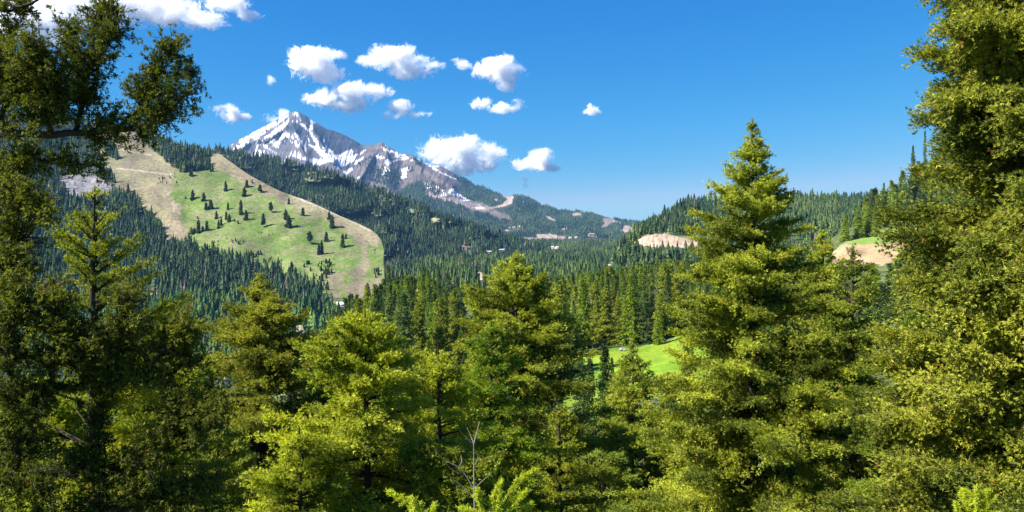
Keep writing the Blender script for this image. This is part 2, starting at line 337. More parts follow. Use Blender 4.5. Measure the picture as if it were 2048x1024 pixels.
def col_m(px, py):
    shaded_cliff_m = [zp(p, *zA) for p in [
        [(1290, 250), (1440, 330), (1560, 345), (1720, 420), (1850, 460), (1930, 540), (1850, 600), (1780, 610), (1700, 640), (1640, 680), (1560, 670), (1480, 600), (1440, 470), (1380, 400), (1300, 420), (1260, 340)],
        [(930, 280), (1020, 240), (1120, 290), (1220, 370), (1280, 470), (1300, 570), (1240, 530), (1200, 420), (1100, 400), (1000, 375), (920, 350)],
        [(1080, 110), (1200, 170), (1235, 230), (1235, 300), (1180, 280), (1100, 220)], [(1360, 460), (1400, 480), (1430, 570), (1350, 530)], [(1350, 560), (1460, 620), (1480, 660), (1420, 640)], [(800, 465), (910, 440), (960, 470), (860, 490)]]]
    t = np.clip((px - 700) / 60 + fbm(px / 30, py / 20, 0, 3, 8) * 0.6, 0, 1)
    c = mixc(ROCKG, ROCKB, t)
    str_ = fbm(px / 40, (py + px * 0.1) / 3.0, 0, 3, 21); gul = fbm((px + py * 0.4) / 3.2, py / 22, 0, 3, 23)
    c = c * (1 + 0.22 * str_ + 0.30 * gul)[..., None]
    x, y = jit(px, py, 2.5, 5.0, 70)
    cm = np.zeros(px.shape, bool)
    for p in shaded_cliff_m: cm |= inpoly(x, y, p)
    c = np.where(cm[..., None], CLIFF_SHADE * (1 + 0.35 * gul + 0.25 * str_)[..., None], c)  # shaded cliff faces painted darker and bluer than the other rock
    x, y = jit(px, py, 0.8, 2.5, 3)
    sn = np.zeros(px.shape, bool)
    for p in snow_polys: sn |= inpoly(x, y, p)
    sprinkle = (gul > 0.85) & (py < 330) & (px < 660) & ~cm
    sn &= fbm((px + (py - 250) * 0.3) / 2.2, py / 9.0, 0, 3, 123) > -0.38
    sn |= sprinkle
    f = np.zeros(px.shape, bool)
    xf, yf = jit(px, py, 3.0, 8.0, 40)
    for p in forest_m: f |= inpoly(xf, yf, p)
    c = np.where(f[..., None], FLOOR * 0.9 * (1 + 0.3 * str_)[..., None], c)
    sw = inpoly(xf, yf, zp([(1150, 790), (1400, 850), (1600, 865), (1800, 915), (2060, 1010), (2040, 1040), (1900, 1040), (1640, 960), (1400, 880), (1180, 830)], *zB))
    c = np.where(sw[..., None], np.array([0.21, 0.165, 0.14]) * (1 + 0.2 * gul)[..., None], c)
    xt, yt = jit(px, py, 1.2, 4.0, 50)
    tm = np.zeros(px.shape, bool)
    for p in tan_m[1:]: tm |= inpoly(xt, yt, p)
    c = np.where(tm[..., None], np.array([0.27, 0.215, 0.165]) * (1 + 0.25 * gul)[..., None], c)
    c = np.where(sn[..., None], SNOW * (1 - 0.05 * np.abs(gul))[..., None], c)
    return c
MT.build('snowy_mountain', col_m, M_MOUNT)

# ---- forested ridge behind the ski slope
crest_r = [(250, 330), (330, 300), (380, 300), (440, 302), (460, 305), (520, 316), (600, 332), (660, 347), (720, 368), (780, 391), (850, 418), (920, 446), (1000, 472), (1060, 492), (1150, 512), (1260, 530), (1400, 560)]
def warp_r(px, py): return fbm(px / 60, py / 22, 0, 4, 77) * 80
RG = Hill(250, 1400, 560, [
    ([(250, 690), (1400, 690)], [(250, 1260), (1400, 1260)]),
    ([(250, 560), (800, 560), (1000, 560), (1400, 600)], [(250, 1500), (1400, 1500)]),
    (crest_r, [(250, 2500), (600, 2350), (900, 2100), (1400, 1900)])], [20, 160], warp_r, back=(500, 260))
green_r = [zp(p, *zC) for p in [[(0, 440), (90, 470), (160, 540), (60, 520), (0, 480)], [(240, 540), (325, 540), (305, 600), (325, 665), (250, 612)], [(430, 740), (500, 755), (450, 775)], [(375, 790), (400, 790), (385, 830)], [(230, 490), (260, 500), (260, 540), (240, 540)]]]
def mask_r(px, py):
    x, y = jit(px, py, 3, 8, 81); f = np.ones(px.shape)
    for p in green_r: f = np.where(inpoly(x, y, p), 0.0, f)
    return notree(px, py) * f * np.clip(0.9 + fbm(px / 22, py / 12, 0, 3, 83) * 0.5, 0.6, 1)
def col_r(px, py):
    x, y = jit(px, py, 3, 8, 81)
    c = mixc([0.08, 0.10, 0.05], [0.16, 0.16, 0.09], fbm(px / 20, py / 10, 0, 3, 83) * -1.0 + 0.2)
    c = np.where(inpoly(x, y, green_r[0])[..., None], [0.13, 0.18, 0.08], c)
    for p in green_r[1:]: c = np.where(inpoly(x, y, p)[..., None], [0.25, 0.24, 0.12], c)
    return c
RG.build('forested_ridge', col_r, M_HILL)

# ---- ski slope
crest_s = [(-260, 250), (0, 225), (100, 232), (180, 238), (215, 250), (232, 256), (272, 266), (300, 271), (345, 285), (400, 302), (425, 306), (440, 308), (470, 330), (500, 351), (530, 367), (560, 382), (590, 393), (620, 403), (650, 417), (680, 432), (700, 440), (720, 448), (740, 458), (755, 470), (763, 482), (767, 495), (768, 520), (769, 545), (770, 575), (772, 600), (790, 660), (840, 760), (900, 840)]
def warp_s(px, py):
    fade = np.clip((900 - px) / 200, 0.1, 1)
    return (fbm(px / 120, py / 90, 0, 3, 7) * 30) * fade
SK = Hill(-260, 900, 900, [
    ([(-260, 1150), (900, 1150)], [(-260, 560), (900, 560)]),
    ([(-260, 800), (420, 760), (640, 700), (700, 680), (760, 670), (800, 700), (900, 900)], [(-260, 820), (640, 840), (760, 880), (900, 900)]),
    ([(-260, 560), (300, 540), (480, 560), (640, 620), (760, 615), (790, 668), (840, 770), (900, 860)], [(-260, 1060), (300, 1060), (640, 1000), (760, 1010), (900, 1000)]),
    (crest_s, [(-260, 1750), (0, 1700), (300, 1600), (430, 1520), (560, 1400), (680, 1300), (766, 1180), (780, 1100), (900, 1050)])], [16, 60, 330], warp_s, back=(260, 170), dfun=lambda x, y: np.interp(y, [200, 600, 640, 800, 1150], [1760, 1000, 945, 800, 560]) + 0 * x)
open_s = [(180, 225), (232, 250), (272, 262), (300, 292), (330, 322), (365, 344), (385, 345), (420, 340), (423, 318), (423, 300), (440, 300), (500, 343), (560, 374), (620, 395), (680, 424), (740, 450), (775, 480), (778, 600), (772, 616), (700, 618), (660, 606), (652, 596), (635, 585), (612, 572), (590, 562), (560, 550), (540, 544), (510, 534), (480, 524), (440, 512), (410, 502), (380, 494), (355, 490), (335, 486), (330, 470), (322, 452), (310, 440), (295, 424), (272, 400), (258, 386), (240, 382), (232, 370), (222, 345), (205, 318), (190, 300)]
holes_s = [[(196, 275), (222, 285), (238, 305), (245, 320), (225, 318), (205, 300)]]
scree_s = [[(110, 350), (180, 345), (215, 365), (240, 388), (222, 398), (180, 402), (140, 398)]]
clear_s = [[(405, 612), (420, 608), (425, 618), (408, 622)], [(565, 652), (605, 650), (612, 662), (600, 668), (572, 662)], [(470, 572), (482, 574), (480, 582), (470, 580)], [(425, 740), (455, 736), (452, 752), (428, 754)], [(285, 575), (312, 578), (320, 600), (290, 596)], [(520, 690), (560, 700), (575, 690), (560, 672), (530, 676)]]
def open_mask(px, py):
    x, y = jit(px, py, 3.0, 9, 14)
    o = inpoly(x, y, open_s)
    for p in holes_s: o &= ~inpoly(x, y, p)
    for p in scree_s + clear_s: o |= inpoly(x, y, p)
    return o
def mask_s(px, py):
    return notree(px, py) * np.where(open_mask(px, py), 0.0, np.clip(1.0 + np.minimum(0, fbm(px / 30, py / 14, 0, 3, 15) + 0.3), 0.35, 1))
def col_s(px, py):
    o = open_mask(px, py); x, y = jit(px, py, 10, 22, 24); x2, y2 = jit(px, py, 5, 9, 26)
    n = fbm(px / 22, py / 9, 0, 4, 27); n2 = fbm(px / 5, py / 2.5, 0, 3, 28)
    g = mixc(GRASS, [0.155, 0.170, 0.065], 0.45 + n * 0.9)
    dr = mixc(DRY, [0.19, 0.17, 0.095], 0.4 + n * 0.9)
    edge = np.interp(x, [300, 330, 352, 372, 380, 425], [262, 300, 330, 348, 343, 325])
    brown = (x < 345) | (inpoly(x, y, [(330, 280), (352, 350), (345, 400), (362, 440), (372, 470), (362, 500), (300, 500), (200, 400), (200, 230)]))
    c = np.where(brown[..., None], dr, g)
    strip = inpoly(x2, y2, [(400, 285), (500, 335), (560, 368), (640, 398), (700, 430), (750, 452), (785, 480), (785, 500), (745, 480), (735, 500), (738, 540), (728, 560), (700, 556), (722, 520), (716, 490), (700, 468), (660, 448), (610, 425), (560, 402), (520, 385), (480, 362), (440, 338), (422, 328)])
    c = np.where(strip[..., None], dr * 1.05, c)
    for p, k in [([(655, 545), (690, 540), (688, 570), (668, 585), (650, 580)], .8), ([(700, 565), (765, 555), (765, 592), (700, 600), (690, 585)], 1.0), ([(640, 590), (680, 588), (680, 598), (650, 600)], .9), ([(390, 430), (432, 424), (440, 435), (395, 440)], .6), ([(455, 484), (500, 484), (500, 492), (455, 494)], .6), ([(340, 395), (355, 400), (364, 430), (350, 428), (340, 412)], 1.25), ([(330, 440), (356, 445), (370, 465), (360, 480), (350, 492), (328, 486)], 1.2), ([(316, 385), (340, 384), (335, 394)], 1.3), ([(718, 460), (750, 470), (760, 495), (742, 490)], 1.2)]:
        c = np.where(inpoly(x2, y2, p)[..., None], mixc(g, DRY * 1.12, np.full(px.shape, min(1, k))) * max(1, k), c)
    # tracks scraped across the upper slope
    for tr in ([(222, 296), (262, 303), (302, 310)], [(232, 337), (290, 343), (350, 350)], [(600, 398), (640, 415), (690, 436), (740, 462)]):
        d = np.abs(y2 * 0.2 + py * 0.8 - np.interp(px, *zip(*tr))) + np.where((px < tr[0][0]) | (px > tr[-1][0]), 99, 0)
        c = mixc1(c, np.array([0.36, 0.32, 0.25]), np.exp(-(d / 1.3) ** 2) * 0.8)
    n3 = fbm(px / 2.0, py / 1.2, 0, 2, 33); c = c * (1 + 0.13 * n2 + 0.16 * n3)[..., None]
    bush = (fbm(px / 1.6, py / 1.0, 0, 2, 35) > .62) & (fbm(px / 30, py / 14, 0, 2, 36) > 0.05); c = np.where(bush[..., None], [0.07, 0.09, 0.035], c)
    for p in scree_s: c = np.where(inpoly(x2, y2, p)[..., None], np.array([0.15, 0.145, 0.15]) * (1 + 0.5 * n2)[..., None], c)
    for p in clear_s: c = np.where(inpoly(x2, y2, p)[..., None], np.array([0.36, 0.32, 0.22]), c)
    return np.where(o[..., None], c, mixc([0.045, 0.055, 0.03], [0.10, 0.11, 0.06], fbm(px / 15, py / 8, 0, 3, 29)))
def mixc1(a, b, t): return a * (1 - t[..., None]) + b * t[..., None]
SK.build('ski_slope', col_s, M_HILL)

# ---- forested valley floor between the ridges
def warp_v(px, py): return fbm(px / 60, py / 12, 0, 4, 57) * 60
def sh(y, lo): return [(640, y + lo), (760, y + lo * .55), (830, y + 8), (900, y), (1900, y)]
VL = Hill(640, 1900, 520, [
    (sh(680, 120), [(640, 480), (1900, 480)]), (sh(575, 120), [(640, 800), (1900, 760)]), (sh(528, 120), [(640, 1500), (1900, 1500)]),
    (sh(500, 100), [(640, 2500), (1900, 2500)]), (sh(484, 90), [(640, 3400), (1900, 3400)])], [40, 50, 50, 40], warp_v, back=(300, 60))
clear_v = [zp(p, *zD) for p in [[(1330, 770), (1470, 760), (1560, 755), (1600, 780), (1500, 850), (1480, 830), (1450, 790), (1340, 800)], [(1760, 690), (1860, 650), (1950, 625), (2070, 635), (2080, 660), (1900, 690), (1780, 705)], [(1740, 430), (1790, 430), (1810, 520), (1790, 480)], [(700, 510), (800, 500), (795, 525), (710, 530)], [(520, 575), (560, 572), (550, 592)], [(0, 550), (60, 555), (50, 580), (0, 575)]]] + [[(1384, 470), (1400, 480), (1420, 490), (1390, 500), (1370, 492)], [(951, 543), (964, 546), (972, 558), (956, 560)]]
def mask_v(px, py):
    x, y = jit(px, py, 2, 7, 58); f = np.ones(px.shape)
    for p in clear_v:
        for dy in (0, 9, 18): f = np.where(inpoly(x, y - dy, p), 0.0, f)
    return f * notree(px, py)
def col_v(px, py):
    x, y = jit(px, py, 2, 7, 58); c = mixc([0.045, 0.06, 0.03], [0.10, 0.12, 0.05], fbm(px / 15, py / 5, 0, 3, 59))
    for p in clear_v: c = np.where(inpoly(x, y, p)[..., None], TAN, c)
    return c
VL.build('valley_floor', col_v, M_HILL)

# ---- wooded hill on the right with the earth cut
crest_h = [(1225, 520), (1262, 486), (1285, 468), (1300, 455), (1315, 449), (1332, 440), (1350, 428), (1368, 417), (1390, 408), (1420, 402), (1460, 398), (1520, 399), (1600, 401), (1700, 400), (1780, 398), (1900, 392), (2300, 360)]
def warp_h(px, py): return fbm(px / 50, py / 22, 0, 4, 97) * np.interp(py, [440, 465], [30, 5])
HL = Hill(1225, 2300, 560, [
    ([(1225, 640), (2300, 640)], [(1225, 640), (2300, 640)]),
    ([(1225, 530), (1280, 520), (1400, 528), (2300, 540)], [(1225, 880), (2300, 800)]),
    ([(1225, 524), (1262, 494), (1280, 490), (1390, 492), (1460, 490), (2300, 480)], [(1225, 930), (1400, 930), (2300, 930)]),
    ([(1225, 522), (1262, 488), (1290, 470), (1330, 468), (1388, 478), (1460, 470), (2300, 440)], [(1225, 940), (1400, 965), (2300, 1000)]),
    (crest_h, [(1225, 960), (1300, 1180), (1400, 1350), (1600, 1550), (2300, 1550)])], [12, 30, 30, 150], warp_h, back=(300, 130))
cut_h = [(1262, 490), (1276, 479), (1292, 471), (1308, 468), (1326, 467), (1342, 470), (1360, 476), (1380, 478), (1400, 482), (1400, 492), (1380, 497), (1350, 493), (1320, 494), (1290, 492), (1270, 494)]
green_h = [zp(p, 4, 1200, 350) for p in [[(670, 345), (715, 312), (712, 350), (680, 365)], [(735, 330), (790, 300), (830, 320), (800, 345), (770, 360), (735, 350)], [(520, 430), (545, 430), (548, 470), (515, 470)], [(560, 490), (640, 480), (760, 485), (770, 520), (650, 515), (600, 500)], [(870, 235), (940, 230), (940, 280), (870, 285)]]]
def mask_h(px, py):
    x, y = jit(px, py, 2, 7, 98); f = np.ones(px.shape)
    for p in [cut_h] + green_h: f = np.where(inpoly(x, y, p), 0.0, f)
    for dy in (8, 16, 22): f = np.where(inpoly(x, y - dy, cut_h) & (py < 508), 0.0, f)
    for dy in (8, 14): f = np.where(inpoly(x, y - dy, green_h[0]) | inpoly(x, y - dy, green_h[1]), 0.0, f)
    return f * np.clip(0.9 + 0.6 * fbm(px / 20, py / 10, 0, 3, 99), 0.4, 1)
def col_h(px, py):
    x, y = jit(px, py, 2, 7, 98); c = mixc([0.05, 0.065, 0.03], [0.11, 0.14, 0.05], fbm(px / 15, py / 8, 0, 3, 99))
    for p in green_h: c = np.where(inpoly(x, y, p)[..., None], [0.17, 0.22, 0.065], c)
    n = fbm(px / 2.5, py / 9, 0, 3, 101)
    return np.where(inpoly(x, y, cut_h)[..., None], np.array([0.37, 0.27, 0.195]) * (1 + 0.35 * n)[..., None], c)
HL.build('wooded_hill', col_h, M_HILL)

# ---- near ground: the slope under the camera, the bright meadow, the rise behind it
npx = [-700, 300, 500, 620, 700, 780, 1000, 1150, 1300, 1380, 1550, 1690, 1800, 1900, 2100, 2700]
nrows = {100: [1080, 1050, 1020, 1000, 990, 985, 980, 980, 980, 975, 960, 950, 950, 945, 940, 930],
         150: [1080, 1000, 930, 900, 880, 860, 850, 830, 810, 790, 770, 760, 750, 740, 730, 710],
         200: [1050, 950, 860, 810, 790, 770, 760, 740, 725, 710, 690, 670, 660, 650, 640, 620],
         240: [1040, 930, 820, 750, 720, 705, 702, 700, 685, 668, 645, 625, 615, 600, 590, 570],
         300: [1030, 930, 800, 705, 668, 645, 645, 645, 635, 622, 605, 580, 570, 560, 540, 510],
         400: [1080, 1000, 850, 740, 665, 622, 603, 590, 582, 572, 555, 538, 530, 520, 490, 440],
         450: [1120, 1050, 900, 790, 700, 640, 606, 586, 576, 565, 545, 520, 517, 500, 460, 400],
         465: [1125, 1055, 905, 800, 705, 644, 607, 586, 575, 564, 543, 490, 485, 475, 440, 390],
         540: [1180, 1120, 980, 880, 740, 680, 620, 590, 572, 560, 538, 474, 446, 400, 330, 280],
         600: [1220, 1180, 1050, 940, 790, 710, 640, 605, 575, 562, 537, 462, 408, 335, 260, 220]}
def near_z(X, Y):
    Y = np.maximum(Y, 0.5); px = np.clip(X / np.maximum(Y, 30) * F + 1024, -700, 2700)
    Ds = sorted(nrows); Z = np.stack([(512 - np.interp(px, npx, nrows[d])) / F * d for d in Ds])
    Dn = np.array([0.0] + Ds + [760, 1000]); Zt = np.concatenate([np.full((1,) + X.shape, -1.75), Z, Z[-1:] - 60, Z[-1:] - 160])
    z = np.zeros(X.shape)
    for k in range(len(Dn) - 1):
        t = (Y - Dn[k]) / (Dn[k + 1] - Dn[k]); w = (t >= 0) & (t <= 1) if k < len(Dn) - 2 else (t >= 0)
        if k == 0: tt = np.clip(t, 0, 1); tt = np.sin(tt * math.pi / 2) ** 0.9
        else: tt = t
        z = np.where(w, Zt[k] + (Zt[k + 1] - Zt[k]) * tt, z)
    amp = np.clip(Y / 60, 0, 1)
    return z + fbm(X / 22, Y / 22, 0, 3, 201) * 0.5 * amp
def px_of(X, Y, Z): return X / Y * F + 1024, 512 - Z / Y * F
meadow_poly = [(1120, 706), (1180, 700), (1260, 694), (1330, 686), (1356, 670), (1400, 662), (1440, 664), (1460, 720), (1400, 790), (1330, 800), (1290, 790), (1180, 860), (1130, 860)]
upmeadow = [(1342, 586), (1372, 573), (1410, 570), (1410, 590), (1355, 600)]
rmeadow = [(1670, 500), (1690, 484), (1720, 468), (1765, 458), (1800, 456), (1850, 470), (1860, 500), (1760, 500)]
rcut = [(1655, 545), (1672, 500), (1690, 489), (1730, 488), (1765, 486), (1850, 478), (1880, 480), (1880, 530), (1760, 530), (1700, 545)]
def col_n(X, Y, Z):
    px, py = px_of(X, np.maximum(Y, 1), Z); x, y = jit(px, py, 4, 12, 202)
    n = fbm(X / 9, Y / 9, 0, 3, 203)
    c = mixc([0.06, 0.075, 0.03], [0.12, 0.15, 0.05], 0.4 + n)
    far = Y > 120
    m = (inpoly(x, y, meadow_poly) | inpoly(x, y, upmeadow)) & far
    c = np.where(m[..., None], mixc([0.110, 0.205, 0.012], [0.185, 0.265, 0.020], 0.4 + n * 1.2 + 0.5 * fbm(X / 1.5, Y / 1.5, 0, 2, 207)), c)
    c = np.where((inpoly(x, y, rmeadow) & (Y > 420))[..., None], mixc([0.15, 0.24, 0.04], [0.20, 0.25, 0.06], 0.4 + n), c)
    ledge = (Y > 300) & (inpoly(x, y, upmeadow))
    c = np.where(ledge[..., None], mixc([0.20, 0.25, 0.07], [0.30, 0.27, 0.15], 0.3 + n), c)
    c = np.where((inpoly(x, y, rcut) & (Y > 400) & (Y < 480))[..., None], np.array([0.33, 0.235, 0.13]) * (1 + 0.3 * n + 0.2 * fbm(X / 2.5, Z / 1.0, 0, 3, 208))[..., None], c)
    return c
gy = np.concatenate([np.linspace(-30, 100, 45), np.linspace(101, 480, 330), np.linspace(482, 900, 110)]); gx = np.linspace(-0.95, 0.95, 620)
GY, GX = np.meshgrid(gy, gx, indexing='ij'); XX = GX * np.maximum(GY + 60, 60) * 1.0
ZZ = near_z(XX, GY)
NCOL = col_n(XX, GY, ZZ)
idx = np.arange(ZZ.size).reshape(ZZ.shape)
Fq = np.stack([idx[:-1, :-1], idx[:-1, 1:], idx[1:, 1:], idx[1:, :-1]], -1).reshape(-1, 4)
props(link('meadow_ground', np_mesh('meadow_ground', np.stack([XX, GY, ZZ], -1).reshape(-1, 3), Fq, NCOL.reshape(-1, 3), 'POINT', True, [M_NEAR])), kind='structure')
# base sheet under everything
V = np.array([[-7400, -600, -330], [7400, -600, -330], [7400, 8600, -330], [-7400, 8600, -330]], float)
props(link('ground', np_mesh('ground', V, np.array([[0, 1, 2, 3]]), np.tile(FLOOR, (4, 1)), 'POINT', False, [M_HILL])), kind='structure')

# ------------------------------------------------------------------ far trees as masses of small conifers
rng = np.random.default_rng(5)
def far_tpl(rng, tiers=4, n=5, wide=0.17, bare=0.08):
    """unit-height conifer of ragged tiers; returns triangles (t,3,3) and shade per triangle"""
    T = []; sh_ = []
    for k in range(tiers):
        f = k / tiers; z0 = bare + (1 - bare) * f; z1 = bare + (1 - bare) * min(1, f + 1.75 / tiers)
        if k == tiers - 1: z1 = 1.0
        r = wide * (1 - f) ** 0.8 * rng.uniform(0.8, 1.15); a0 = rng.uniform(0, 6.28)
        for i in range(n):
            a = a0 + 6.283 * i / n; b = a0 + 6.283 * (i + 1) / n; ra, rb = r * rng.uniform(0.7, 1.3), r * rng.uniform(0.7, 1.3)
            T.append([[ra * math.cos(a), ra * math.sin(a), z0 + rng.uniform(-.03, .03)], [rb * math.cos(b), rb * math.sin(b), z0 + rng.uniform(-.03, .03)], [0, 0, z1]])
            sh_.append(rng.uniform(0.8, 1.25))
    return np.array(T), np.array(sh_)
def forest(name, label, hill, n, mask, hts, cols, tiers=4, nn=5, wide=0.15, seed=1, extra=None, hfun=None, group=None):
    r = np.random.default_rng(seed)
    P, px, py, tot = hill.scatter(r, n, mask)
    h = r.uniform(hts[0] * .72, hts[1], n) * np.where(r.random(n) < 0.12, r.uniform(1.1, 1.4, n), 1.0)
    if hfun is not None: h = h * hfun(px, py)
    tp = [far_tpl(r, tiers, nn, wide * r.uniform(0.85, 1.25)) for _ in range(8)]
    w = r.integers(0, 8, n); out = []; cc = []
    t = np.clip(0.5 + fbm(px / 26, py / 11, 0, 3, seed + 300) * 1.1 + r.normal(0, 0.25, n), 0, 1)
    base = 1.12 * mixc(cols[0], cols[1], t) * r.uniform(0.7, 1.35, n)[:, None]
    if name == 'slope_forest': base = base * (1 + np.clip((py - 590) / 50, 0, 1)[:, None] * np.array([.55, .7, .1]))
    dead = r.random(n) < 0.03; base[dead] = np.array([0.16, 0.13, 0.10])
    for k in range(8):
        m = w == k; T, s_ = tp[k]; a = r.uniform(0, 6.28, m.sum()); ca, sa = np.cos(a)[:, None, None], np.sin(a)[:, None, None]
        x = T[None, ..., 0]; y = T[None, ..., 1]; z = T[None, ..., 2]
        hh = h[m][:, None, None]; wv = r.uniform(0.8, 1.25, m.sum())[:, None, None]
        Q = np.stack([(x * ca - y * sa) * hh * wv, (x * sa + y * ca) * hh * wv, z * hh - 0.3], -1) + P[m][:, None, None, :]
        out.append(Q.reshape(-1, 3)); cc.append((base[m][:, None, :] * s_[None, :, None]).reshape(-1, 3))
    V = np.concatenate(out); C = np.concatenate(cc)
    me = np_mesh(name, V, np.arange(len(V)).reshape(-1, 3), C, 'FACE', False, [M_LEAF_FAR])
    o = link(name, me); props(o, label, 'forest', kind='stuff'); return o
DKG = ([0.022, 0.042, 0.020], [0.052, 0.078, 0.030])
forest('far_forest', 'blue green forest on the far shoulder of the snowy mountain', MT, 42000, lambda x, y: forest_mask_m(x, y) * (x > 760), (15, 24), ([0.022, 0.046, 0.030], [0.048, 0.078, 0.040]), 2, 4, 0.19, 21)
def sparse_m(x, y):
    p1 = inpoly(x, y, zp([(350, 430), (560, 440), (700, 500), (800, 500), (830, 640), (760, 700), (640, 720), (480, 660), (370, 600)], *zB)) * 0.55
    p2 = inpoly(x, y, zp([(1150, 640), (1250, 640), (1480, 740), (1300, 830), (1180, 740)], *zB)) * 0.3
    p3 = inpoly(x, y, zp([(1540, 560), (1740, 620), (1830, 700), (1700, 740), (1620, 640)], *zB)) * 0.9
    p4 = inpoly(x, y, zp([(1000, 330), (1140, 370), (1100, 420), (980, 400)], *zB)) * 0.4 + inpoly(x, y, zp([(930, 450), (1000, 450), (990, 510), (930, 500)], *zB)) * .5
    p5 = inpoly(x, y, zp([(200, 380), (330, 330), (480, 300), (350, 440), (240, 470)], *zB)) * 0.15
    return p1 + p2 + p3 + p4 + p5
forest('scattered_timberline_forest', 'sparse dark trees on the brown shoulder below the snow', MT, 750, sparse_m, (16, 30), ([0.018, 0.035, 0.024], [0.035, 0.055, 0.03]), 2, 4, 0.22, 22)
forest('ridge_forest', 'dark conifer forest on the ridge behind the ski slope', RG, 36000, mask_r, (13, 23), ([0.018, 0.038, 0.022], [0.045, 0.072, 0.032]), 4, 5, 0.165, 23)
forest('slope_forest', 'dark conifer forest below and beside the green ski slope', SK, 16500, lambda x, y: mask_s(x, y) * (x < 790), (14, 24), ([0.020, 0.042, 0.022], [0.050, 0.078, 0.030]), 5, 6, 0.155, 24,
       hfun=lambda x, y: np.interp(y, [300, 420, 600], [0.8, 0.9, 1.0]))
forest('valley_forest', 'conifer forest filling the valley below the resort village', VL, 30000, mask_v, (12, 21), ([0.030, 0.060, 0.022], [0.085, 0.125, 0.032]), 4, 5, 0.175, 25)
forest('hill_forest', 'dark conifer forest on the wooded hill at the right', HL, 9000, lambda x, y: mask_h(x, y) * (x < 1950), (12, 21), ([0.026, 0.052, 0.022], [0.075, 0.110, 0.030]), 5, 6, 0.17, 26)

# ------------------------------------------------------------------ detailed conifers
def blades(rng, pos, dr, K, L, Wd, spread, base, tipc, tipfrac=0.0, colvar=0.25, outw=0.55, upw=0.75):
    """sprigs: K narrow triangles fanning from each pos along dr"""
    n = len(pos); pos = np.repeat(pos, K, 0); d = np.repeat(dr, K, 0); base = np.repeat(base, K, 0)
    if tipfrac > 0:
        tm = np.repeat(rng.random(n) < tipfrac, K)
    r = norm(rng.normal(size=(n * K, 3))); d2 = norm(d + r * spread)
    ow = pos.copy(); ow[:, 2] = 0; nrm = rng.normal(size=(n * K, 3)) * 0.55 + np.array([0, 0, upw]) + norm(ow) * outw
    side = norm(np.cross(d2, nrm))
    l = L * rng.uniform(0.6, 1.3, (n * K, 1)); w = Wd * rng.uniform(0.7, 1.3, (n * K, 1))
    p0 = pos - side * w * 0.5 + d2 * l * 0.15; p1 = pos + side * w * 0.5 + d2 * l * 0.15; p2 = pos + d2 * l
    V = np.stack([p0, p1, p2], 1).reshape(-1, 3)
    c = base * rng.uniform(1 - colvar, 1 + colvar, (n * K, 1))
    if tipfrac > 0: c = np.where(tm[:, None], np.asarray(tipc) * rng.uniform(0.7, 1.3, (n * K, 1)), c)
    return V, c

def tube(pts, rad, n=5):
    """pts (m,3) with radii -> verts, quads"""
    pts = np.asarray(pts, float); rad = np.asarray(rad, float); m = len(pts)
    t = norm(np.gradient(pts, axis=0)); up = np.array([0.31, 0.22, 0.92]); a = norm(np.cross(t, up)); b = np.cross(t, a)
    an = np.linspace(0, 2 * math.pi, n, endpoint=False)
    V = pts[:, None] + rad[:, None, None] * (a[:, None] * np.cos(an)[None, :, None] + b[:, None] * np.sin(an)[None, :, None])
    i = np.arange(m * n).reshape(m, n); j = np.roll(i, -1, 1)
    return V.reshape(-1, 3), np.stack([i[:-1], j[:-1], j[1:], i[1:]], -1).reshape(-1, 4)
def tubes(base, pts, rad, n=3):
    """many polylines at once: pts (k,m,3) rad (k,m)"""
    k, m, _ = pts.shape; t = norm(np.gradient(pts, axis=1)); a = norm(np.cross(t, np.array([0.31, 0.22, 0.92]))); b = np.cross(t, a)
    an = np.linspace(0, 2 * math.pi, n, endpoint=False)
    V = pts[:, :, None] + rad[:, :, None, None] * (a[:, :, None] * np.cos(an)[:, None] + b[:, :, None] * np.sin(an)[:, None])
    i = np.arange(k * m * n).reshape(k, m, n) + base; j = np.roll(i, -1, 2)
    return V.reshape(-1, 3), np.stack([i[:, :-1], j[:, :-1], j[:, 1:], i[:, 1:]], -1).reshape(-1, 4)

def foliate(rng, tb, td, l2, ds, K, L, Wd, c1, c2, tip, tipfrac, spread=0.7, gap=None, droop=0.15, outw=0.55, upw=0.75, flat=0.5):
    """sprigs along twigs: base tb, direction td, length l2"""
    n = np.maximum(1, (l2 / ds)).astype(int); i = np.repeat(np.arange(len(tb)), n)
    u = rng.random(len(i)); p = tb[i] + td[i] * (l2[i] * u)[:, None]
    p[:, 2] -= droop * l2[i] * u ** 2
    p += rng.normal(size=p.shape) * (0.07 * l2[i] + 0.4 * L)[:, None] * 0.6
    d = norm(td[i] + rng.normal(size=p.shape) * np.array([0.5, 0.5, flat]) + np.array([0, 0, 0.12]))
    t = np.clip(0.5 + fbm(p[:, 0] * 0.8, p[:, 1] * 0.8, p[:, 2] * 0.8, 2, 9) * 0.7 + rng.normal(0, 0.25, len(p)), 0, 1)
    base = mixc(c1, c2, t)
    V, c = blades(rng, p, d, K, L, Wd, spread, base, tip, 0, outw=outw, upw=upw)
    # brown buds and cones sit at the outer ends of twigs
    m = (u > 0.75) & (rng.random(len(u)) < tipfrac); mk = np.repeat(m, K)
    c[mk] = np.asarray(tip) * rng.uniform(0.6, 1.3, (mk.sum(), 1))
    return V, c

def profile(f, pw, R, belly=0.0):
    return R * (f ** pw) * (1 + belly * np.sin(np.clip(f, 0, 1) * math.pi))

